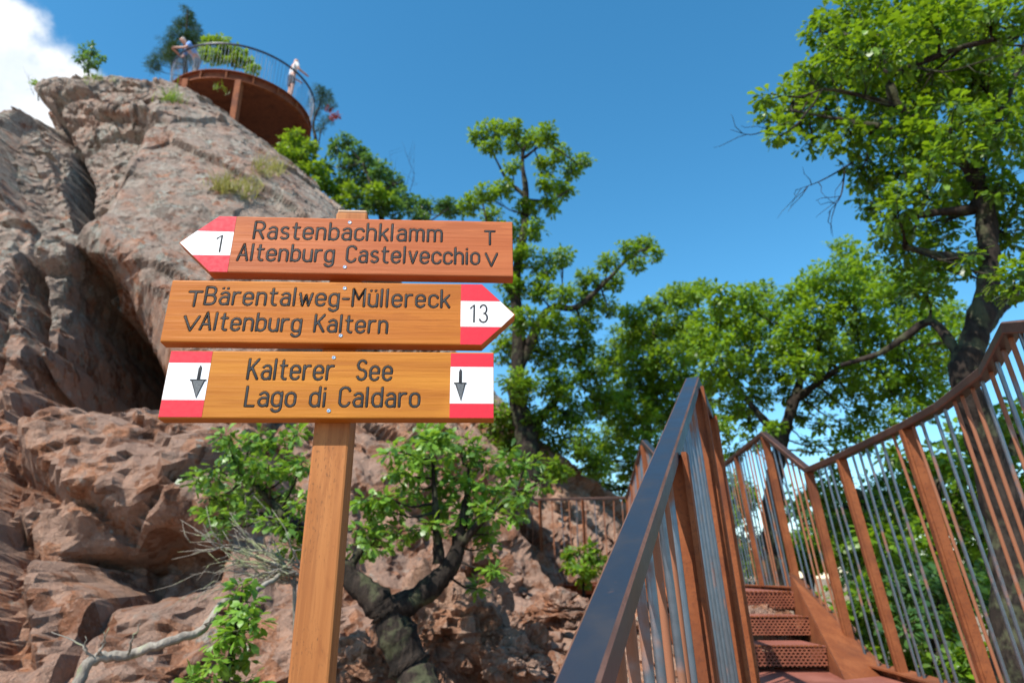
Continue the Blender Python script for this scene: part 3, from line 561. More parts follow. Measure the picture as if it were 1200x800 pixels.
def staircase():
    root = thing('staircase', 'rust-coloured steel staircase with rod railings climbing on the right', 'staircase', (1.3, 3.0, float(gz(1.3, 3.0))-.1))
    A = PZ(812, 449, .64); A2 = PZ(829, 486, .64); n0 = P(686, 800, .75); dn = (A-n0)/np.linalg.norm(A-n0); n00 = n0-dn*.42
    rail_l = [n00, A]
    railing(root, [n00, A, A2, (.97, 4.28, .64), PZ(755, 518, 1.05)], [(.05, 0, 0), (.075, 0, 0), (.075, 0, 0), (.10, .02, 0), (.10, 0, 0)], 1.15,
            [(0, .06), (0, .60), (0, .985), (1, .97), (2, .5), (3, .98)], M['handrail'], .085, 'left stair railing with thick dark handrail nearest the camera', w=.045, hh=.042, rod=.016, rust=.22, postw=.078)
    C = PZ(755, 518, 1.05); E_ = PZ(735, 583, 1.05); F_ = PZ(630, 585, 1.05); F2 = F_+np.array([-1.6, .3, .02])
    railing(root, [C+np.array([.004, .03, 0]), E_, F_, F2], (.02, 0, 0), 1.15, [(0, .25), (0, .6), (0, .98), (1, .5), (1, .98), (2, .9)], M['handrail_rust'], .13, 'far walkway railing turning left towards the rock', rust=.5)
    K = PZ(947, 551, .65); Lp = PZ(985, 535, .65); Mp = PZ(1061, 499, .65); r2 = PZ(1102, 477, .65); r1 = PZ(1157, 435, .65); r0 = PZ(1186, 383, .65)
    J = PZ(895, 508, 1.05); H = PZ(833, 557, 1.05); H2 = np.array([2.5, 9.6, 1.05]); H3 = np.array([2.45, 10.75, 1.05]); H4 = np.array([-.6, 11.0, 1.07])
    nr = np.array([1.16, 1.02, .40])
    rr, B = railing(root, [nr, r0, r1, r2, Mp, Lp, K, J, H, H2, H3], [(.12, .0, 0), (.13, .02, 0), (.15, .02, 0), (.15, 0, 0), (.16, 0, 0), (.155, 0, 0), (.125, 0, 0), (.12, 0, 0), (.1, 0, 0), (.08, 0, 0), (.05, 0, 0)], 1.15,
            [(3, .985), (4, .985), (5, .98), (6, .985), (7, .42), (7, .97), (8, .5), (8, .98), (9, .97)], M['handrail_rust'], .108, 'right stair railing zigzagging up beside the oak', flip=-1, rust=.38)
    # decks and treads
    lz = ZL
    lower = [(.70, 2.26), (A2[0]+.02, A2[1]), (1.02, 4.30), (2.0, 4.46), (B[5][0], B[5][1]), (B[4][0], B[4][1]), (B[3][0], B[3][1]), (B[2][0], B[2][1]), (B[1][0], B[1][1])]
    MB().prism(lower[::-1], lz-.012, lz).build('landing', M['deckplate'], root)
    upper = [(1.08, 5.0), (B[7][0], 5.0), (B[7][0], B[7][1]), (B[8][0], B[8][1]), (B[9][0], B[9][1]), (B[10][0], B[10][1]), (-.9, 10.9), (-.9, E_[1]+.05), (E_[0]+.02, E_[1]), (C[0]+.05, C[1])]
    MB().prism(upper, ZU-.012, ZU).build('landing', M['deckplate'], root)
    def tread(y, z, x0=1.06, x1=1.985, depth=.36, mat='deckplate'):
        o = MB().prism([(x0, y), (x1, y), (x1, y+depth), (x0, y+depth)], z-.006, z).build('tread', M[mat], root)
        MB().box(((x0+x1)/2, y+.002, z-.055), (x1-x0-.004, .004, .105)).build('perforated_lip', M['perf'], o)
        # serrated non-slip nosing
        mb = MB(); n = 26
        for k in range(n): mb.box((x0+.02+(x1-x0-.04)*(k+.5)/n, y-.001, z+.001), ((x1-x0)/n*.62, .012, .008))
        mb.build('nosing', M['corten'], o)
    tread(4.995, ZU+.0035, x1=1.935, depth=.30)
    tread(4.62, -.236, x1=1.87); tread(4.245, -.372, x1=1.79)
    # lower flight, left of and below the frame
    d2 = np.array([A[0]-n0[0], A[1]-n0[1]]); d2 /= np.linalg.norm(d2); sd2 = np.array([d2[1], -d2[0]])
    for k in range(5):
        q = np.array([.70, 2.26])-d2*.31*(k+1)+sd2*.03; zt = ZL-.148*(k+1)
        poly = [tuple(q), tuple(q+sd2*.95), tuple(q+sd2*.95+d2*.34), tuple(q+d2*.34)]
        if zt > -1.3: MB().prism(poly, zt-.01, zt).build('tread', M['deckplate'], root)
    # stringers: plate under each railing plus a flange where the rods land
    def stringer(path, drop=.24, fl=.10, side=1, name='stringer'):
        p = np.array(path, float)
        o = MB().sweep(p+np.array([0, 0, -drop/2+.02]), [(-.006, -drop/2), (.006, -drop/2), (.006, drop/2), (-.006, drop/2)]).build(name, M['corten'], root)
        MB().sweep(p+np.array([0, 0, .028]), [(-fl*.45, -.005), (fl*.55, -.005), (fl*.55, .005), (-fl*.45, .005)]).build('flange', M['corten'], o)
    i0, i1 = np.array([1.735, 3.93, -.535]), np.array([1.945, 5.06, .02]); o0, o1 = B[6]+np.array([.05, -.32, -.035]), B[7]+np.array([.05, .02, .06])
    sv = [i0+np.array([0, 0, -.30]), i1+np.array([0, 0, -.30]), i1, i0]; t_ = np.array([.012, 0, 0])
    st = MB().add(np.vstack([sv, np.array(sv)+t_]), [[0, 1, 2, 3][::-1], [4, 5, 6, 7], [0, 1, 5, 4], [1, 2, 6, 5], [2, 3, 7, 6], [3, 0, 4, 7]]).build('stringer', M['corten'], root)
    fv = np.array([i0, i1, o1, o0])+np.array([0, 0, .004]); MB().add(np.vstack([fv, fv+np.array([0, 0, .01])]), [[3, 2, 1, 0], [4, 5, 6, 7], [0, 1, 5, 4], [1, 2, 6, 5], [2, 3, 7, 6], [3, 0, 4, 7]]).build('flange', M['corten'], st)
    stringer([B[k] for k in (7, 8, 9, 10)], .16, .10)
    stringer([B[k] for k in (1, 2, 3, 4, 5, 6)], .16, .12)
    stringer([(1.06, 4.28, ZL), (1.08, 5.0, ZU)], .30, .08)
    stringer([(C[0]+.03, C[1], ZU), (E_[0]+.02, E_[1], ZU), (F2[0], F2[1], ZU)], .14, .06)
    stringer([(n00[0]+.05, n00[1], n00[2]-1.15), (A[0]+.075, A[1], ZL), (A2[0]+.075, A2[1], ZL), (1.06, 4.28, ZL)], .2, .07)
    # supports down to the rock
    for x, y, z in ((.95, 3.0, ZL), (1.9, 3.4, ZL), (1.5, 4.5, ZL), (1.7, 6.2, ZU), (2.2, 8.3, ZU), (1.2, 10.2, ZU), (1.45, 1.8, ZL), (.45, 1.5, ZL-.35)):
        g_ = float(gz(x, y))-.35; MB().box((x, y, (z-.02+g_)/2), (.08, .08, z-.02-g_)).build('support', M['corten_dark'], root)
staircase()

# ------------------------------------------------------------------ lookout platform on the crag
PC = np.array([-9.98, 21.1]); PR = 2.46; PZD = 16.02
def platform():
    root = thing('viewing_platform', 'round rust-coloured lookout platform with thin rod railing on the rock top', 'platform', (PC[0], PC[1], PZD-.6))
    n = 72; a = np.arange(n)*2*math.pi/n
    ring = lambda r: [(PC[0]+r*math.cos(t), PC[1]+r*math.sin(t)) for t in a]
    MB().prism(ring(PR-.05), PZD-.03, PZD).build('deck', M['deckplate'], root)
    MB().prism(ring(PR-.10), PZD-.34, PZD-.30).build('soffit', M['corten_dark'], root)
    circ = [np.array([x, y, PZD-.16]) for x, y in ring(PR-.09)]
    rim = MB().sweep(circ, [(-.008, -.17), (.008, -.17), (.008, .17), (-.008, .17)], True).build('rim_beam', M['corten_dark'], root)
    for z in (-.335, .0):
        MB().sweep([c+np.array([0, 0, .16+z]) for c in circ], [(-.02, -.012), (.13, -.012), (.13, .012), (-.02, .012)], True).build('flange', M['corten'], rim)
    for t in np.arange(0, 2*math.pi, math.pi/9):
        Mx = Matrix.Rotation(t, 3, 'Z'); c_ = np.array([PC[0]+(PR-.035)*math.cos(t), PC[1]+(PR-.035)*math.sin(t), PZD-.165])
        MB().box(c_, (.11, .035, .30), np.array(Mx)).build('stiffener', M['corten'], root)
    a0, a1 = R_(-200), R_(80); th = np.linspace(a0, a1, 60); hr = [(PC[0]+(PR+.03)*math.cos(t), PC[1]+(PR+.03)*math.sin(t), PZD+1.08) for t in th]
    rl = MB().sweep(hr, HP(.06, .05)).build('railing', M['handrail'], root)
    for t in np.arange(a0+.02, a1, .048):
        u = t+random.uniform(-.012, .012); r = PR-.02
        p0 = (PC[0]+r*math.cos(t), PC[1]+r*math.sin(t), PZD-.02); p1 = (PC[0]+(PR+.03)*math.cos(u), PC[1]+(PR+.03)*math.sin(u), PZD+1.06)
        link('baluster', UNIT['rod_grey'], None, rl, span(p0, p1, (1, 0, 0), .016, .016))
    for x, y, zb in ((-9.15, 18.85, 13.2), (-7.93, 21.3, 11.5), (-10.9, 18.8, 14), (-9.3, 22.9, 12)):
        MB().box((x, y, (PZD-.32+zb)/2), (.20, .26, PZD-.32-zb)).build('column', M['corten'], root, bevel=.01)
platform()
# ------------------------------------------------------------------ foliage
def leaf_tpl(st, curl=.10, fold=.10):           # two rails of points, bowed along the midrib and curled at the tip
    v = []
    for t, w in st: v += [(t, -w, -curl*t*t+fold*w), (t, w, -curl*t*t-fold*w*.6)]
    f = [(2*k, 2*k+2, 2*k+3, 2*k+1) for k in range(len(st)-1)]
    return np.array(v), np.array(f)
LEAF = {'oak': leaf_tpl([(0, .012), (.2, .14), (.30, .09), (.46, .27), (.56, .15), (.74, .31), (1, .05)], .22),
        'simple': leaf_tpl([(0, .015), (.3, .21), (.68, .29), (1, .03)], .22), 'lance': leaf_tpl([(0, .02), (.3, .17), (.65, .15), (1, .01)], .25),
        'needle': leaf_tpl([(0, .02), (.5, .045), (1, .008)], .05, .3), 'blade': leaf_tpl([(0, .025), (.5, .022), (1, .004)], .5, .1)}
def leaves_mesh(pos, dirs, nrm, ln, tint, tpl, roll=None):
    v, f = LEAF[tpl]; n = len(pos); d = dirs/np.linalg.norm(dirs, axis=1)[:, None]
    s = np.cross(nrm, d); s /= np.linalg.norm(s, axis=1)[:, None]+1e-9; u = np.cross(d, s)
    V = pos[:, None]+ln[:, None, None]*(v[None, :, 0, None]*d[:, None]+v[None, :, 1, None]*s[:, None]+v[None, :, 2, None]*u[:, None])
    F = f[None]+(np.arange(n)*len(v))[:, None, None]
    return V.reshape(-1, 3), F.reshape(-1, 4), np.repeat(tint, len(v))
def rand_dir(n):
    q = rng.normal(size=(n, 3)); return q/np.linalg.norm(q, axis=1)[:, None]
def foliage(mb, tips, outward, leaf, per, tpl, spread=.75, up=1.0, t0=.5, tsd=.28):
    """rosettes of leaves round twig tips"""
    n = len(tips); idx = np.repeat(np.arange(n), per); m = len(idx); o = rand_dir(m); o[:, 2] *= .7
    d = o+.55*outward[idx]+np.array([0, 0, -.12]); pos = tips[idx]+o*leaf*spread*rng.random(m)[:, None]**.6
    nr = rand_dir(m)*.75+np.array([0, 0, up])+SUN*.25; ln = leaf*rng.uniform(.45, 1.25, m)
    ct = rng.normal(0, .2, n); tint = np.clip(t0+ct[idx]+rng.normal(0, tsd, m), 0, 1)
    V, F, T = leaves_mesh(pos, d, nr, ln, tint, tpl); mb.add(V, F, att=T)
def wob(pts, amp):
    p = np.array(pts); 
    if len(p) > 2: p[1:-1] += rng.normal(0, amp, (len(p)-2, 3))
    return p
def W(spec, D):                                 # (px, py, dD, r) list -> points and radii
    return np.array([P(a[0], a[1], D+a[2]) for a in spec]), np.array([a[3] for a in spec])
def make_tree(name, label, cat, D, trunk, limbs, clumps, leafm, leaf, tpl='simple', per=13, cover=2.0, group=None, bark='bark', base=None, flat=.8, bare=(), t0=.5, depth=1.0, up=1.0, anchor=None, twig_r=1.0, jit=0.):
    P0, R0 = W(trunk, D); b = P0[0].copy()
    if base is not None: b = np.array([base[0], base[1], 0.])
    if anchor is None: b[2] = float(gz(b[0], b[1]))-.12
    if anchor is None and b[2] < P0[0][2]-.05: P0 = np.vstack([b, P0]); R0 = np.concatenate([[R0[0]*1.35], R0])
    root = thing(name, label, cat, P0[0], group); wood = MB(); skel = []
    def limb(p, r, k=8, n=6, amp=.012):
        q = spline(p, n); q = wob(q, amp*np.linalg.norm(p[-1]-p[0])/max(3, len(q))*2); rr = np.interp(np.linspace(0, 1, len(q)), np.linspace(0, 1, len(r)), r)
        rr = rr*(1+.09*rng.normal(size=len(rr))) if rr[0] > .02 else rr
        wood.tube(q, np.maximum(rr, .0012), k); skel.append(np.column_stack([q, rr])); return q
    limb(P0, R0, 12, 8, .01)
    for lb in limbs:
        p, r = W(lb, D); limb(p, r)
    crown = MB(); tips = []; outs = []; SK = np.vstack(skel)
    for cl in clumps:
        px, py, rp = cl[:3]; dD = cl[3] if len(cl) > 3 else rng.uniform(-1, 1)*depth
        c = P(px+rng.normal(0, jit), py+rng.normal(0, jit), D+dD); cc = proj(c)[2]; r = rp*cc/FPX
        dist = np.linalg.norm(SK[:, :3]-c, axis=1)+.25*np.maximum(0, SK[:, 2]-c[2]); k = int(np.argmin(dist)); s = SK[k]
        mid = (s[:3]+c)/2+np.array([0, 0, -.08*np.linalg.norm(s[:3]-c)])+rng.normal(0, .06, 3)*r*2
        tw = limb([s[:3], mid, c], np.array([min(s[3]*.7, .010*twig_r+.012*r*2), .006*twig_r+.006*r, .004*twig_r]), 5, 5, .03)
        r *= 1.12; n = max(4, int(cover*2.1*(r/leaf)**2)); q = rand_dir(n)*(rng.random(n)**.42)[:, None]*np.array([1, 1, flat])*r
        for e in q[:max(3, n//3)]:
            a0 = tw[rng.integers(len(tw)//2, len(tw))]; wood.tube(np.vstack([a0, (a0+c+e)/2+rng.normal(0, .05*r, 3), c+e]), np.array([.0035, .0025, .0012])*twig_r, 4)
        tips.append(c+q); outs.append(q/r)
    for pts in bare:                              # bare dead twigs
        p = np.array([P(a[0], a[1], D+a[2]) for a in pts]); q = spline(p, 5); wood.tube(q, np.linspace(.008, .0015, len(q)), 5)
        for _ in range(7):
            a = q[rng.integers(1, len(q))]; dv = (p[-1]-p[0])*.25+rand_dir(1)[0]*np.linalg.norm(p[-1]-p[0])*.3
            wood.tube(wob([a, a+dv*.35+rand_dir(1)[0]*.015, a+dv*.7+rand_dir(1)[0]*.02, a+dv], .008), [.0035, .0028, .002, .001], 4)
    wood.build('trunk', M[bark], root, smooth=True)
    if tips:
        foliage(crown, np.vstack(tips), np.vstack(outs), leaf, per, tpl, t0=t0, up=up)
        o = crown.build('crown', M[leafm], root, attname='tint'); o['kind'] = 'stuff'
    return root
def cl(s, D=None): return [tuple(float(q) for q in t.split(',')) for t in s.split()]
# big oak hanging over the stairs
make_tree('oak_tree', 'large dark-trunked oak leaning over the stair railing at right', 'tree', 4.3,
  [(1196, 760, .1, .145), (1188, 650, .1, .125), (1160, 540, .1, .105), (1130, 445, 0, .09), (1141, 400, 0, .085), (1158, 330, 0, .07), (1154, 245, 0, .06), (1138, 200, -.05, .052), (1095, 156, -.15, .05), (1053, 126, -.25, .04), (1040, 86, -.3, .028), (1030, 40, -.3, .015)],
  [[(1140, 400, 0, .07), (1165, 365, .1, .06), (1190, 345, .2, .05), (1225, 330, .3, .04)], [(1130, 425, 0, .035), (1093, 378, .2, .032), (1060, 395, .3, .028), (1030, 414, .4, .022), (985, 428, .5, .016)],
   [(1040, 90, -.3, .03), (1075, 75, -.4, .025), (1130, 55, -.5, .02), (1200, 40, -.5, .012)], [(1053, 126, -.25, .03), (1030, 118, -.3, .02), (1000, 110, -.4, .014), (965, 104, -.4, .009)],
   [(1095, 156, -.15, .035), (1040, 150, -.1, .025), (985, 140, 0, .014), (930, 130, .1, .008)], [(1138, 200, 0, .04), (1165, 150, .2, .03), (1190, 90, .3, .02), (1215, 20, .4, .012)],
   [(1154, 245, 0, .04), (1090, 250, .1, .026), (1040, 262, .2, .016)], [(1156, 300, 0, .04), (1110, 300, -.2, .028), (1060, 290, -.3, .018)]],
  cl('1000,55,34 962,90,32 930,118,20 903,110,16 905,140,14 915,160,18 935,140,22 1050,22,40 985,20,28 960,35,20 1105,12,42 1160,20,42 1195,60,40 1010,95,36 1078,92,40 1140,90,42 970,128,28 990,160,26 1022,150,32 1065,160,36 1115,150,36 1165,150,40 1195,150,36 1010,200,22 1045,205,34 1090,205,38 1130,225,26 1185,215,40 1020,235,20 1052,248,32 1098,260,34 1185,270,34 1032,280,18 1065,295,30 1105,310,30 1190,325,34 1085,340,28 1135,300,14 950,165,14 1000,30,30 1075,50,40 1130,50,40 940,100,20 1035,60,36 1060,120,36 1150,200,30 1110,110,36 1175,105,36 1090,30,36 985,80,30'),
  'oak', .064, 'oak', 11, 1.45, depth=.7, t0=.30, twig_r=1.3, bare=[[(930, 142, .1), (905, 150, .1), (880, 158, .05), (856, 152, 0)], [(1000, 190, .1), (975, 205, .1), (955, 215, .05), (935, 222, 0)], [(990, 200, .1), (985, 230, 0), (970, 250, 0)], [(1053, 126, -.4), (1020, 118, -.5), (985, 105, -.6), (965, 108, -.6)], [(1075, 80, -.4), (1110, 84, -.6), (1150, 72, -.7), (1180, 62, -.8)]])
# oak behind the stairs, spreading low across the middle
make_tree('oak_tree', 'spreading green oak behind the stairs, sky showing through its lower crown', 'tree', 8.2,
  [(905, 640, 0, .12), (908, 560, 0, .10), (915, 520, 0, .085), (930, 470, 0, .06), (940, 430, 0, .045), (930, 380, 0, .03)],
  [[(915, 515, 0, .06), (885, 480, .2, .045), (860, 450, .3, .03), (840, 410, .4, .018)], [(930, 470, 0, .05), (970, 440, -.3, .035), (1010, 420, -.4, .022), (1060, 410, -.5, .012)], [(940, 430, 0, .03), (965, 390, 0, .02), (990, 350, 0, .012)], [(885, 480, .2, .03), (850, 490, .2, .02), (820, 480, .2, .01)]],
  cl('845,352,22 868,350,20 890,342,16 815,345,16 835,375,28 870,380,30 905,365,26 930,345,20 950,335,22 975,325,24 1000,310,26 1020,330,30 1050,345,30 1080,330,26 1000,355,32 960,370,32 920,395,32 880,410,32 845,410,28 820,400,22 960,410,32 1000,400,34 1040,390,34 1080,380,32 1110,370,26 1020,435,30 985,440,28 940,430,24 905,435,26 868,440,26 840,445,22 1060,430,30 1100,420,28 1040,460,24 1000,470,20 960,465,18 890,465,18 860,470,20 830,470,18 1080,455,22 925,460,14 850,500,18 875,495,14 965,495,14 1000,500,16 985,290,14 1120,400,26 880,520,13 905,505,14 950,520,12 985,520,14 1015,490,16 1040,500,16 1060,480,18 1085,485,14 870,480,14 1020,520,12 935,490,12 1105,450,18 855,530,12 975,545,10'),
  'mid', .066, 'simple', 11, 1.55, depth=1.0, t0=.6, bark='bark')
# tree behind the boards
make_tree('oak_tree', 'tall gnarled tree with tufted branches against the sky behind the sign boards', 'tree', 11.5,
  [(618, 560, 0, .22), (617, 510, 0, .19), (606, 465, 0, .15), (608, 400, 0, .12), (604, 330, 0, .10), (614, 270, 0, .075), (616, 225, 0, .06), (612, 185, 0, .035), (620, 160, 0, .02)],
  [[(606, 440, 0, .10), (640, 365, 0, .07), (675, 360, 0, .055), (710, 330, 0, .04), (742, 298, 0, .025), (770, 290, 0, .012)], [(616, 230, 0, .045), (594, 210, 0, .03), (575, 175, 0, .015)], [(614, 185, 0, .03), (640, 170, 0, .02), (675, 190, 0, .01)], [(618, 512, 0, .1), (650, 470, .2, .06), (690, 430, .3, .03)], [(606, 360, 0, .05), (580, 300, .3, .03), (565, 235, .4, .015)], [(617, 235, 0, .04), (645, 235, 0, .025), (668, 222, 0, .012)]],
  cl('562,158,11 580,150,12 600,150,13 575,170,11 604,170,12 625,160,12 640,158,13 655,180,11 682,190,10 670,200,11 600,195,10 636,195,12 640,215,12 660,222,13 645,240,13 618,245,14 590,222,12 568,228,12 552,240,12 625,270,14 600,270,13 575,255,12 610,300,16 640,310,16 660,300,12 690,325,14 712,308,12 735,292,12 755,288,12 768,298,9 745,310,10 720,330,12 690,350,15 660,345,16 630,340,18 600,335,16 585,370,18 615,375,20 650,380,20 685,378,18 715,360,12 600,410,22 640,415,24 680,410,22 610,450,22 655,450,24 695,440,22 590,485,18 630,490,24 670,485,24 705,470,20 575,505,14 600,520,18 640,525,22 680,520,22 700,545,16 650,550,16'),
  'mid', .078, 'simple', 11, 2.2, depth=.9, t0=.45, twig_r=1.6, bare=[[(480, 225, 3), (485, 205, 3), (478, 185, 3)]])
# further trees
g3 = 'background trees beyond the walkway'
make_tree('oak_tree', 'bright leafy tree between the gnarled tree and the stair handrail', 'tree', 14.5, [(755, 600, 0, .16), (756, 540, 0, .14), (760, 470, 0, .1), (765, 400, 0, .06), (775, 365, 0, .03)], [[(758, 500, 0, .08), (720, 460, 0, .05), (700, 430, 0, .02)], [(760, 470, 0, .07), (800, 430, 0, .04), (815, 380, 0, .02)]],
  cl('742,370,16 760,362,14 782,352,16 800,345,16 820,340,14 735,395,22 765,392,24 795,380,24 720,420,24 750,425,26 785,420,26 815,410,22 740,455,26 775,455,26 805,450,24 715,475,24 745,490,26 780,490,26 720,510,24 755,525,24 735,545,20 785,530,20 700,535,20 690,560,18 765,560,18 820,450,18 720,570,14 675,575,14 660,560,16 700,595,18 735,595,18 670,605,14 765,590,18 650,585,14 720,615,16 750,625,16 690,620,12'), 'lime', .092, 'simple', 11, 2.2, g3, depth=1.0, t0=.35, twig_r=1.6)
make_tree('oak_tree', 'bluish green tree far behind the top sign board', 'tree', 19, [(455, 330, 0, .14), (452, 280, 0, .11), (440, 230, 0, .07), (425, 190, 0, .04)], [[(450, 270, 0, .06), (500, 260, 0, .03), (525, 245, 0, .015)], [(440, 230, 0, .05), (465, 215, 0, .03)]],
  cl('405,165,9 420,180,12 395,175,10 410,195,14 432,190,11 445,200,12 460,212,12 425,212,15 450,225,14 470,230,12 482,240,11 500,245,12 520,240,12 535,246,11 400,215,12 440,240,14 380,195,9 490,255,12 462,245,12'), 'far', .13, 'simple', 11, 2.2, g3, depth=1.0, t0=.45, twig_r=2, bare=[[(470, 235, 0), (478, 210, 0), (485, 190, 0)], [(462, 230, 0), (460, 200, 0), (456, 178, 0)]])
make_tree('small_tree', 'bright yellow-green bush growing on the rock edge below the platform', 'tree', 18.2, [(372, 250, 0, .08), (368, 235, 0, .06), (358, 210, 0, .04), (348, 185, 0, .02)], [],
  cl('338,165,9 350,172,10 332,180,10 345,185,11 360,185,11 372,198,10 356,202,11 380,212,11 368,215,10 390,225,10 410,225,12 425,235,12 345,158,8 400,240,12 440,225,10 455,235,10 362,172,9'), 'lime', .12, 'simple', 11, 2.2, depth=.5, t0=.3, twig_r=1.5)
g4 = 'trees on the slope below the right railing'
def slope_tree(px, D, top, spread, n, label, mat='mid', leaf=.10, seed_t=.4):
    b = P(px, 690, D); c_ = []
    for _ in range(n):
        c_.append((px+rng.normal(0, spread), top+abs(rng.normal(0, 1))*95+10, rng.uniform(12, 26)))
    make_tree('oak_tree', label, 'tree', D, [(px, 730, 0, .13), (px+rng.uniform(-8, 8), 650, 0, .10), (px+rng.uniform(-15, 15), 580, 0, .07), (px, top+40, 0, .03)], [[(px, 640, 0, .06), (px-spread*.6, 590, .2, .03), (px-spread, 560, .3, .01)], [(px, 620, 0, .06), (px+spread*.6, 570, .2, .03), (px+spread, 545, .3, .01)]],
              c_, mat, leaf, 'simple', 11, 1.6, g4, depth=.9, t0=seed_t, twig_r=1.4)
slope_tree(850, 12.5, 545, 16, 16, 'narrow tree seen through the rods left of the peak of the railing', 'lime')
slope_tree(1010, 9.5, 545, 34, 24, 'shaded tree seen through the rods between the middle posts')
slope_tree(1105, 7.5, 520, 34, 26, 'dark tree seen through the rods beside the oak trunk')
slope_tree(1190, 6.6, 470, 34, 24, 'leafy tree behind the oak trunk at the right edge')
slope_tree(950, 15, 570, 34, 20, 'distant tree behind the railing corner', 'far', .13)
def slope_bush(px, py, D, label, mat, n=14, s=26):
    make_tree('bush', label, 'bush', D, [(px, py+60, 0, .03), (px, py+20, 0, .02), (px, py-10, 0, .01)], [], [(px+rng.normal(0, s), py+rng.normal(0, s*.8), rng.uniform(14, 24)) for _ in range(n)], mat, .085, 'simple', 11, 1.6, 'bushes below the right railing', depth=.5, t0=.4)
slope_bush(1020, 720, 7.6, 'bush low behind the rods of the nearest stair corner', 'mid'); slope_bush(1100, 700, 6.2, 'bush low behind the rods left of the oak trunk', 'far'); slope_bush(1150, 770, 5.6, 'bush at the foot of the oak trunk', 'mid'); slope_bush(1065, 770, 8.5, 'lowest bush seen between the two widest posts', 'lime'); slope_bush(930, 650, 11, 'bush behind the railing corner post', 'mid', 12, 20); slope_bush(1040, 640, 12, 'pale bush further down the slope behind the middle posts', 'far', 16, 34); slope_bush(1150, 620, 10, 'leafy bush down the slope beside the oak trunk', 'lime', 14, 30)
# small oak in front of the crag
make_tree('small_oak', 'small crooked oak with forked trunk just right of the signpost', 'tree', 4.1,
  [(498, 830, -.1, .115), (480, 780, 0, .105), (458, 725, 0, .098), (447, 705, 0, .095)],
  [[(450, 712, 0, .085), (428, 692, 0, .075), (405, 672, .05, .065), (375, 645, .1, .05), (340, 610, .15, .034), (305, 575, .2, .02), (280, 550, .2, .01)], [(450, 715, 0, .08), (480, 705, 0, .074), (508, 685, 0, .068), (532, 655, 0, .05), (540, 620, 0, .036), (548, 580, 0, .022), (550, 545, 0, .012)],
   [(515, 660, 0, .04), (512, 620, 0, .026), (508, 560, 0, .014), (506, 520, 0, .008)], [(538, 640, 0, .03), (570, 605, -.1, .02), (605, 575, -.1, .01)], [(405, 672, .05, .03), (425, 640, .1, .02), (440, 615, .1, .01)]],
  cl('468,528,15 492,512,14 515,520,16 540,530,18 565,540,17 590,535,16 615,548,15 635,565,11 500,545,18 530,560,20 560,570,20 592,570,18 615,580,13 480,570,17 510,585,19 545,600,19 575,600,15 600,602,11 460,600,15 435,605,14 420,620,14 440,630,15 455,640,12 425,645,13 470,622,13 500,612,14 530,622,12 570,640,7 578,668,6 565,625,9 560,690,5 470,555,14 450,580,12 430,585,10 232,565,11 250,548,13 270,530,13 295,515,15 320,515,14 345,510,12 285,545,18 315,545,18 340,550,16 245,585,13 270,575,16 300,575,18 330,580,16 350,590,12 265,600,12 292,600,13 325,612,13 345,620,11 255,622,6 340,640,7 270,510,10 355,540,10 250,605,8 505,515,12 520,505,9 480,540,13'),
  'oak_small', .058, 'oak', 12, 1.6, depth=.32, t0=.5, twig_r=.9, up=.8)
make_tree('sapling', 'young light green sapling in front of the rock left of the post', 'sapling', 3.3, [(262, 830, 0, .014), (268, 780, 0, .012), (276, 730, 0, .009), (284, 690, 0, .004)], [],
  cl('284,688,6 278,700,8 292,705,8 285,718,11 268,725,10 298,728,8 282,738,12 262,750,11 290,752,9 275,765,12 255,775,12 288,775,9 240,790,12 265,792,14 290,798,10 225,798,8 270,740,8'), 'oak_small', .050, 'simple', 10, 1.5, depth=.1, t0=.75, twig_r=.5)
make_tree('bush', 'small bright bush beside the far walkway railing', 'bush', 8.9, [(684, 690, 0, .02), (685, 665, 0, .012)], [], cl('675,650,11 690,645,11 700,655,10 680,668,11 695,670,10 668,665,8 686,680,8'), 'lime', .075, 'simple', 11, 2.2, depth=.15, t0=.3)
# plants on and around the crag
make_tree('pine_tree', 'dark pine rising behind the lookout platform', 'tree', 24.5, [(216, 120, 0, .12), (217, 80, 0, .1), (218, 45, 0, .06), (220, 12, 0, .02)], [], cl('219,15,6 224,26,7 212,30,8 228,36,8 208,42,9 220,45,9 196,52,8 205,58,9 226,55,9 190,64,8 182,74,7 200,70,9 218,68,9 178,80,6 236,50,6'), 'pine', .17, 'needle', 34, 3.0, depth=.4, t0=.4, anchor=1, twig_r=2)
make_tree('bush', 'green bushes growing behind the platform railing', 'bush', 24, [(272, 78, 0, .06), (271, 70, 0, .05), (268, 60, 0, .03)], [], cl('245,52,8 258,48,8 268,60,9 252,68,9 280,62,8 288,72,7 296,80,6 240,62,8 262,66,9 278,70,8'), 'lime', .15, 'simple', 12, 2.6, depth=.4, t0=.2, anchor=1, twig_r=2)
make_tree('pine_tree', 'small wind-bent pine beside the right end of the platform', 'tree', 23.2, [(368, 190, 0, .09), (370, 165, 0, .07), (367, 145, 0, .05), (374, 125, 0, .035), (378, 110, 0, .02)], [], cl('372,108,6 382,112,7 378,122,6 388,122,5 370,130,5 384,140,5 376,150,5 366,120,4'), 'pine', .15, 'needle', 34, 3.0, depth=.3, t0=.5, anchor=1, twig_r=1.6)
make_tree('shrub', 'reddish leafed twig sticking out beside the small bent pine', 'shrub', 22.9, [(372, 175, 0, .03), (378, 150, 0, .02), (392, 136, 0, .01)], [], cl('392,134,3 397,136,2.5 385,128,2 390,139,2'), 'redleaf', .1, 'simple', 10, 2.5, depth=.1, anchor=1)
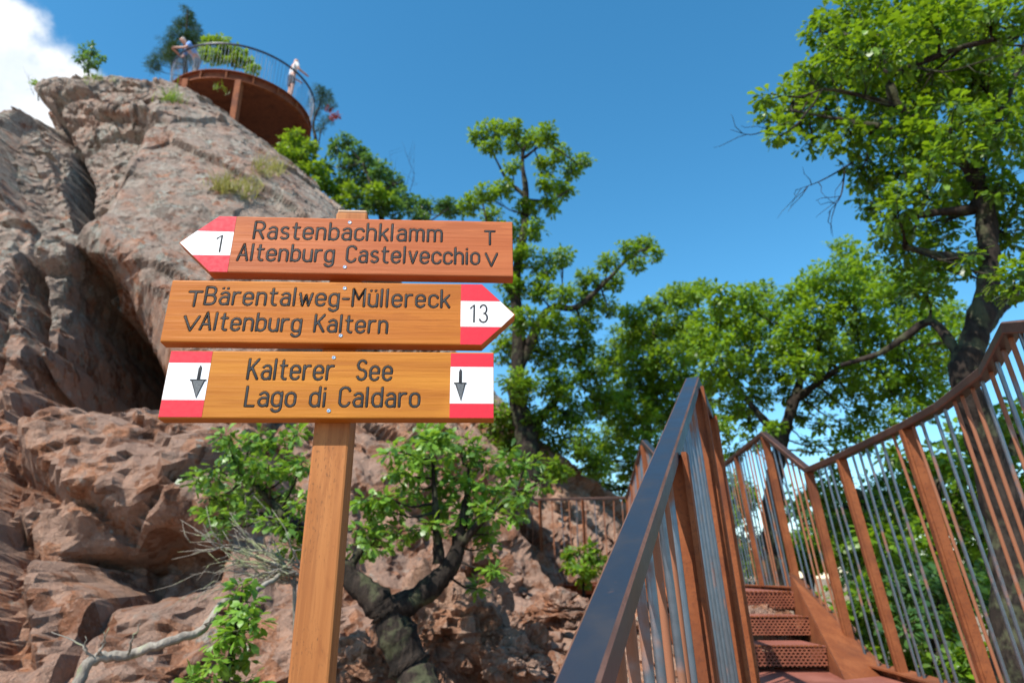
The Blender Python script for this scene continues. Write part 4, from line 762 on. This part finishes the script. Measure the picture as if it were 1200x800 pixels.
make_tree('shrub', 'small green shrub on the upper left skyline of the crag', 'shrub', 17.6, [(104, 92, 0, .035), (104, 78, 0, .02), (107, 60, 0, .01)], [], cl('100,60,6 110,62,6 93,66,5 117,68,5 104,72,6 98,78,5 112,78,5 106,54,3'), 'far', .10, 'simple', 11, 1.6, depth=.2, t0=.5, anchor=1)
make_tree('shrub', 'tiny leafy shrub at the left corner of the crag top', 'shrub', 17.0, [(45, 118, 0, .02), (44, 105, 0, .01)], [], cl('43,100,4 48,106,4 80,106,5 72,102,4'), 'mid', .09, 'simple', 10, 2.0, depth=.1, anchor=1, bare=[[(40, 112, 0), (35, 100, 0), (33, 90, 0)]])
make_tree('oak_tree', 'tree crown peeking in at the left edge beside the crag', 'tree', 19, [(-25, 300, 0, .2), (-22, 240, 0, .15), (-15, 190, 0, .06)], [], cl('-2,158,8 3,168,8 -12,165,12 5,180,9 -5,185,12 -20,180,14 2,195,7 -15,205,14'), 'mid', .12, 'simple', 11, 2.4, depth=.4, anchor=1, twig_r=2)
make_tree('bush', 'green plants in the cleft at the left edge of the crag', 'bush', 8.6, [(-4, 470, 0, .02), (0, 450, 0, .01)], [], cl('6,432,6 10,442,7 2,448,8 12,455,5 -4,440,8 5,465,6'), 'lime', .07, 'simple', 10, 2.2, depth=.1, anchor=1, t0=.3)
def on_crag(px, py, lift=.05):                   # first hit of a photo ray on the crag
    d = ray(px, py); v = np.empty(len(crag.data.vertices)*3); crag.data.vertices.foreach_get('co', v); v = v.reshape(-1, 3)
    qx, qy, qc = proj(v); m = (np.abs(qx-px) < 4) & (np.abs(qy-py) < 4) & (qc > 0)
    if not m.any(): return P(px, py, 12)
    return v[m][np.argmin(qc[m])]+np.array([0, -.05, lift])
def tuft(label, px, py, w, n, mat, ln, name='grass_tuft'):
    root = None; pos = []
    for _ in range(n):
        pos.append(on_crag(px+rng.normal(0, w), py+rng.normal(0, w*.28), 0) if _ % 12 == 0 else pos[-1]+rng.normal(0, .06, 3)*np.array([1, .6, .3]))
    pos = np.array(pos); b = pos[0]; d = rng.normal(0, .45, (n, 3)); d[:, 2] = np.abs(d[:, 2])+.7; mb = MB()
    V, F, T = leaves_mesh(pos, d, rand_dir(n), ln*rng.uniform(.5, 1.2, n), rng.random(n), 'blade'); mb.add(V, F, att=T)
    return tag(mb.build(name, M[mat], attname='tint'), label, 'grass', kind='stuff')
tuft('yellowish grass tuft on the rock ledge above the top board', 272, 222, 10, 320, 'drygrass', .3)
tuft('yellow-green grass tuft high on the face under the platform', 205, 116, 5, 120, 'lime', .28)
tuft('small yellow-green tuft close beneath the platform column', 252, 106, 2, 30, 'lime', .16)
tuft('dry grass among pale stones below the bright rock-edge bush', 318, 200, 12, 260, 'drygrass', .26)
tuft('thin green grass patch on the upper left of the crag', 112, 92, 10, 90, 'lime', .2)
def twigs():
    # fallen lichen-covered branch resting on the ground left of the post
    pts = np.array([P(72, 860, 3.0), P(92, 800, 3.05), P(110, 772, 3.1), P(150, 766, 3.15), P(200, 750, 3.2), P(240, 735, 3.3), P(262, 705, 3.4), P(300, 692, 3.6), P(335, 668, 3.9)]); g0 = pts[0].copy(); g0[2] = float(gz(g0[0]-.05, g0[1]))-.02; pts = np.vstack([g0+np.array([-.05, 0, 0]), pts])
    mb = MB(); q = spline(pts, 6); q = wob(q, .004); mb.tube(q, np.interp(np.linspace(0, 1, len(q)), [0, .3, .7, 1], [.026, .022, .017, .012]), 8)
    for a, b in (((112, 772), (60, 740)), ((112, 772), (100, 745)), ((118, 768), (128, 735)), ((112, 770), (122, 740)), ((150, 766), (165, 730)), ((235, 738), (255, 715))):
        s = P(*a, 3.1); e = P(*b, 3.05); mb.tube(wob(spline([s, (s+e)/2+rng.normal(0, .01, 3), e], 5), .004), np.linspace(.006, .0015, 11), 5)
    tag(mb.build('fallen_branch', M['bark_dry'], smooth=True), 'bare lichen-covered branch lying across the foot of the crag', 'branch')
    mb = MB(); c0 = P(352, 690, 4.0); c0[2] = float(gz(c0[0], c0[1]))-.02; hub = P(345, 672, 3.9); mb.tube(spline([c0, (c0+hub)/2+np.array([.03, 0, 0]), hub], 6), np.linspace(.014, .01, 13)[:13], 6)
    for _ in range(34):
        e = P(rng.uniform(215, 355), rng.uniform(615, 705), 3.9+rng.uniform(-.3, .2)); s = hub+rng.normal(0, .03, 3); m = (s+e)/2+np.array([0, 0, .05])+rng.normal(0, .05, 3)
        q = spline([s, m, e], 6); mb.tube(wob(q, .006), np.linspace(.006, .0012, len(q)), 4)
        for __ in range(2):
            a = q[rng.integers(5, len(q))]; d = (e-s)*.3+rng.normal(0, .08, 3); mb.tube(np.array([a, a+d*.5+rng.normal(0, .01, 3), a+d]), [.0025, .002, .001], 4)
    tag(mb.build('dry_shrub', M['bark_dry'], smooth=True), 'tangle of dry grey twigs beside the signpost', 'shrub')
twigs()
# boulders
def boulder(px, py, D, size, label, seed, sq=(1, 1, .8)):
    c = P(px, py, D); n, m = 64, 44; th, ph = np.meshgrid(np.arange(n)*2*math.pi/n, np.linspace(-math.pi/2, math.pi/2, m)); th = th.ravel(); ph = ph.ravel()
    d = np.stack([np.cos(ph)*np.cos(th), np.cos(ph)*np.sin(th), np.sin(ph)], 1); f, e = facets(d*1.5+seed*3.1, seed); f2, e2 = facets(d*4+seed, seed+7)
    r = size*(1+.30*f-.12*sstep(.15, 0, e)+.10*f2+.06*fbm(d*5+seed, 4, seed)); p = c+d*r[:, None]*np.array(sq)
    i = np.arange(n); j = (i+1) % n; o = (np.arange(m-1)*n)[:, None]
    tag(MB().add(p, np.stack([o+i, o+j, o+j+n, o+i+n], 2).reshape(-1, 4)).build('boulder', M['rock']), label, 'boulder', 'boulders beside the stairs')
boulder(515, 740, 4.9, .36, 'dark angular boulder right behind the small oak trunk', 3, (1, .9, 1.1))
boulder(548, 690, 5.6, .34, 'leaning slab of rock below the hanging oak leaves', 5, (.8, .8, 1.3))
boulder(585, 745, 5.2, .22, 'low rock right of the dark angular boulder', 8)
boulder(440, 790, 4.9, .34, 'reddish boulder between the post and the small oak trunk', 11)
boulder(610, 770, 4.6, .20, 'small rock beside the near handrail', 13)
boulder(655, 715, 6.6, .20, 'pale flat stone on the path towards the far railing', 15, (1.3, 1, .6))
boulder(905, 772, 4.75, .18, 'stone under the lowest visible step', 17, (1.6, 1, .7)); boulder(955, 748, 5.0, .16, 'mossy stone under the middle step', 19, (1.3, 1, .8)); boulder(885, 730, 5.1, .17, 'stone under the top step', 21, (1.5, 1, .7))
def rubble():
    mb = MB(); ico = None
    t = (1+5**.5)/2; V = np.array([(-1, t, 0), (1, t, 0), (-1, -t, 0), (1, -t, 0), (0, -1, t), (0, 1, t), (0, -1, -t), (0, 1, -t), (t, 0, -1), (t, 0, 1), (-t, 0, -1), (-t, 0, 1)])/1.9
    F = [(0, 11, 5), (0, 5, 1), (0, 1, 7), (0, 7, 10), (0, 10, 11), (1, 5, 9), (5, 11, 4), (11, 10, 2), (10, 7, 6), (7, 1, 8), (3, 9, 4), (3, 4, 2), (3, 2, 6), (3, 6, 8), (3, 8, 9), (4, 9, 5), (2, 4, 11), (6, 2, 10), (8, 6, 7), (9, 8, 1)]
    for _ in range(1500):
        x, y = rng.uniform(-2.6, 2.4), rng.uniform(3.6, 9.3); s = .018+.075*rng.random()**3; q = V*(1+rng.normal(0, .18, (12, 1)))*np.array([s*rng.uniform(.8, 1.5), s, s*.6]); a = rng.uniform(0, 6.3)
        q = q @ np.array([[math.cos(a), -math.sin(a), 0], [math.sin(a), math.cos(a), 0], [0, 0, 1]]); mb.add(q+np.array([x, y, float(gz(x, y))+.0]), F)
    tag(mb.build('rubble', M['ground']), 'loose stones scattered over the rocky slope', 'rubble', kind='stuff')
rubble()
# ------------------------------------------------------------------ people on the platform
def skin_mesh(name, nodes, edges, mat, parent, root_i=0, sub=2):
    off = np.array(parent_off(parent)); me = bpy.data.meshes.new(name); me.from_pydata([tuple(np.array(n[:3])-off) for n in nodes], edges, []); o = link(name, me, mat, parent)
    sk = o.modifiers.new('skin', 'SKIN'); sk.use_smooth_shade = True
    for i, n in enumerate(nodes):
        s = me.skin_vertices[0].data[i]; r = n[3]; s.radius = (r, n[4] if len(n) > 4 else r); s.use_root = (i == root_i)
    sb = o.modifiers.new('sub', 'SUBSURF'); sb.levels = sub; sb.render_levels = sub; return o
M['skin'] = m_plain('skin', (.52, .28, .2), .55, 0, .06, 20); M['shirt_white'] = m_plain('white_shirt', (.72, .72, .72), .85, 0, .06, 14); M['shirt_blue'] = m_plain('blue_shirt', (.16, .33, .68), .85, 0, .1, 14)
M['shorts_dark'] = m_plain('dark_shorts', (.05, .05, .065), .9, 0, .15, 14); M['shorts_grey'] = m_plain('grey_trousers', (.22, .22, .22), .9, 0, .15, 14); M['hair_grey'] = m_plain('grey_hair', (.45, .42, .38), .8, 0, .2, 60); M['shoe'] = m_plain('shoe', (.06, .05, .05), .7)
def person(label, loc, rz, lean, arms, shirt, pants, hair, long_pants):
    root = thing('person', label, 'person', loc); c, s = math.cos(rz), math.sin(rz)
    def tr(x, y, z):
        x, y, z = x*1.08, y*1.08, z*1.08
        return (loc[0]+c*x-s*y, loc[1]+s*x+c*y, loc[2]+z)          # local +y is where the person faces
    L = math.sin(lean); Z = math.cos(lean); up = lambda h, x=0, f=0: (x, L*(h-.95)+f, .95+Z*(h-.95)) if h > .95 else (x, f, h)
    N = []; E = []
    def nd(p, r, r2=None): N.append((*tr(*p), r*1.08, (r2 or r)*1.08)); return len(N)-1
    def ch(*ids): E.extend(zip(ids[:-1], ids[1:]))
    pel = nd(up(.95), .14, .11); wai = nd(up(1.12), .13, .10); che = nd(up(1.33), .155, .115); nk = nd(up(1.47), .06); hd0 = nd(up(1.56, 0, .015), .075); hd1 = nd(up(1.65, 0, .02), .095); hd2 = nd(up(1.73, 0, .01), .07); ch(pel, wai, che, nk, hd0, hd1, hd2)
    nose = nd(up(1.63, 0, .125), .016); E.append((hd1, nose))
    legs = []
    for sx in (-1, 1):
        h = nd((sx*.095, 0, .86), .095); k = nd((sx*.11, .03, .49), .062); a = nd((sx*.11, 0, .09), .042); t = nd((sx*.125, .15, .035), .035); ch(pel, h, k, a, t); legs.append((h, k, a))
    arm = []
    for sx, (e_, h_) in zip((-1, 1), arms):
        sh = nd(up(1.41, sx*.19), .058); el = nd(e_, .042); ha = nd(h_, .03); hv = np.array(h_)-np.array(e_); hv /= np.linalg.norm(hv); pm = nd(np.array(h_)+hv*.06, .036, .02); ch(che, sh, el, ha, pm); arm.append((sh, el))
        sv = np.cross(hv, [0, 0, 1]); sv /= np.linalg.norm(sv)+1e-6
        for q, (o_, l_) in enumerate(((-.027, .07), (-.009, .085), (.009, .08), (.027, .06))):
            f1 = nd(np.array(h_)+hv*.10+sv*o_, .009); f2 = nd(np.array(h_)+hv*(.10+l_*.5)+sv*o_+np.array([0, 0, -.015]), .008); ch(pm, f1, f2)
        th = nd(np.array(h_)+hv*.06+sv*.05*sx*-1+np.array([0, 0, -.01]), .009); E.append((ha, th))
    skin_mesh('body', N, E, M['skin'], root)
    g = lambda i, dr, s_=1.: (N[i][0], N[i][1], N[i][2], N[i][3]*s_+dr, N[i][4]*s_+dr)
    lerp = lambda i, j, t, dr: tuple(N[i][k]*(1-t)+N[j][k]*t for k in range(3))+(N[j][3]+dr, N[j][3]+dr)
    S = [g(pel, .012), g(wai, .018), g(che, .018), (*tr(*up(1.44)), .085, .075)]; SE = [(0, 1), (1, 2), (2, 3)]
    for (sh, el) in arm: S += [g(sh, .018), lerp(sh, el, .75, .022)]; q = len(S); SE += [(2, q-2), (q-2, q-1)]
    skin_mesh('shirt', S, SE, M[shirt], root)
    T = [(*tr(0, 0, 1.0), .15, .12), (*tr(0, 0, .9), .15, .12)]; TE = [(0, 1)]
    for (h, k, a) in legs:
        T += [g(h, .02), g(k, .022) if long_pants else lerp(h, k, .8, .04)]; q = len(T); TE += [(1, q-2), (q-2, q-1)]
        if long_pants: T.append(g(a, .022)); TE.append((q-1, q))
    skin_mesh('trousers' if long_pants else 'shorts', T, TE, M[pants], root)
    for sx in (-1, 1): skin_mesh('shoe', [(*tr(sx*.11, -.03, .045), .05, .045), (*tr(sx*.12, .08, .04), .05, .04), (*tr(sx*.125, .18, .035), .04, .032)], [(0, 1), (1, 2)], M['shoe'], root)
    if hair: skin_mesh('hair', [(*tr(*up(1.60, 0, -.05)), .05, .05), (*tr(*up(1.69, 0, -.035)), .085, .085), (*tr(*up(1.755, 0, .0)), .07, .06)], [(0, 1), (1, 2)], M[hair], root)
person('person in white shirt and dark shorts standing at the right of the platform railing', (-7.95, 20.2, PZD), R_(-50), .10, [((-.24, .10, 1.15), (-.22, .32, 1.10)), ((.26, .12, 1.16), (.24, .34, 1.11))], 'shirt_white', 'shorts_dark', None, False)
person('person in blue shirt leaning forward on the left of the platform railing', (-10.95, 19.3, PZD), R_(125), .8, [((-.27, .42, 1.0), (-.10, .66, 1.0)), ((.27, .42, 1.0), (.10, .66, 1.0))], 'shirt_blue', 'shorts_grey', 'hair_grey', True)
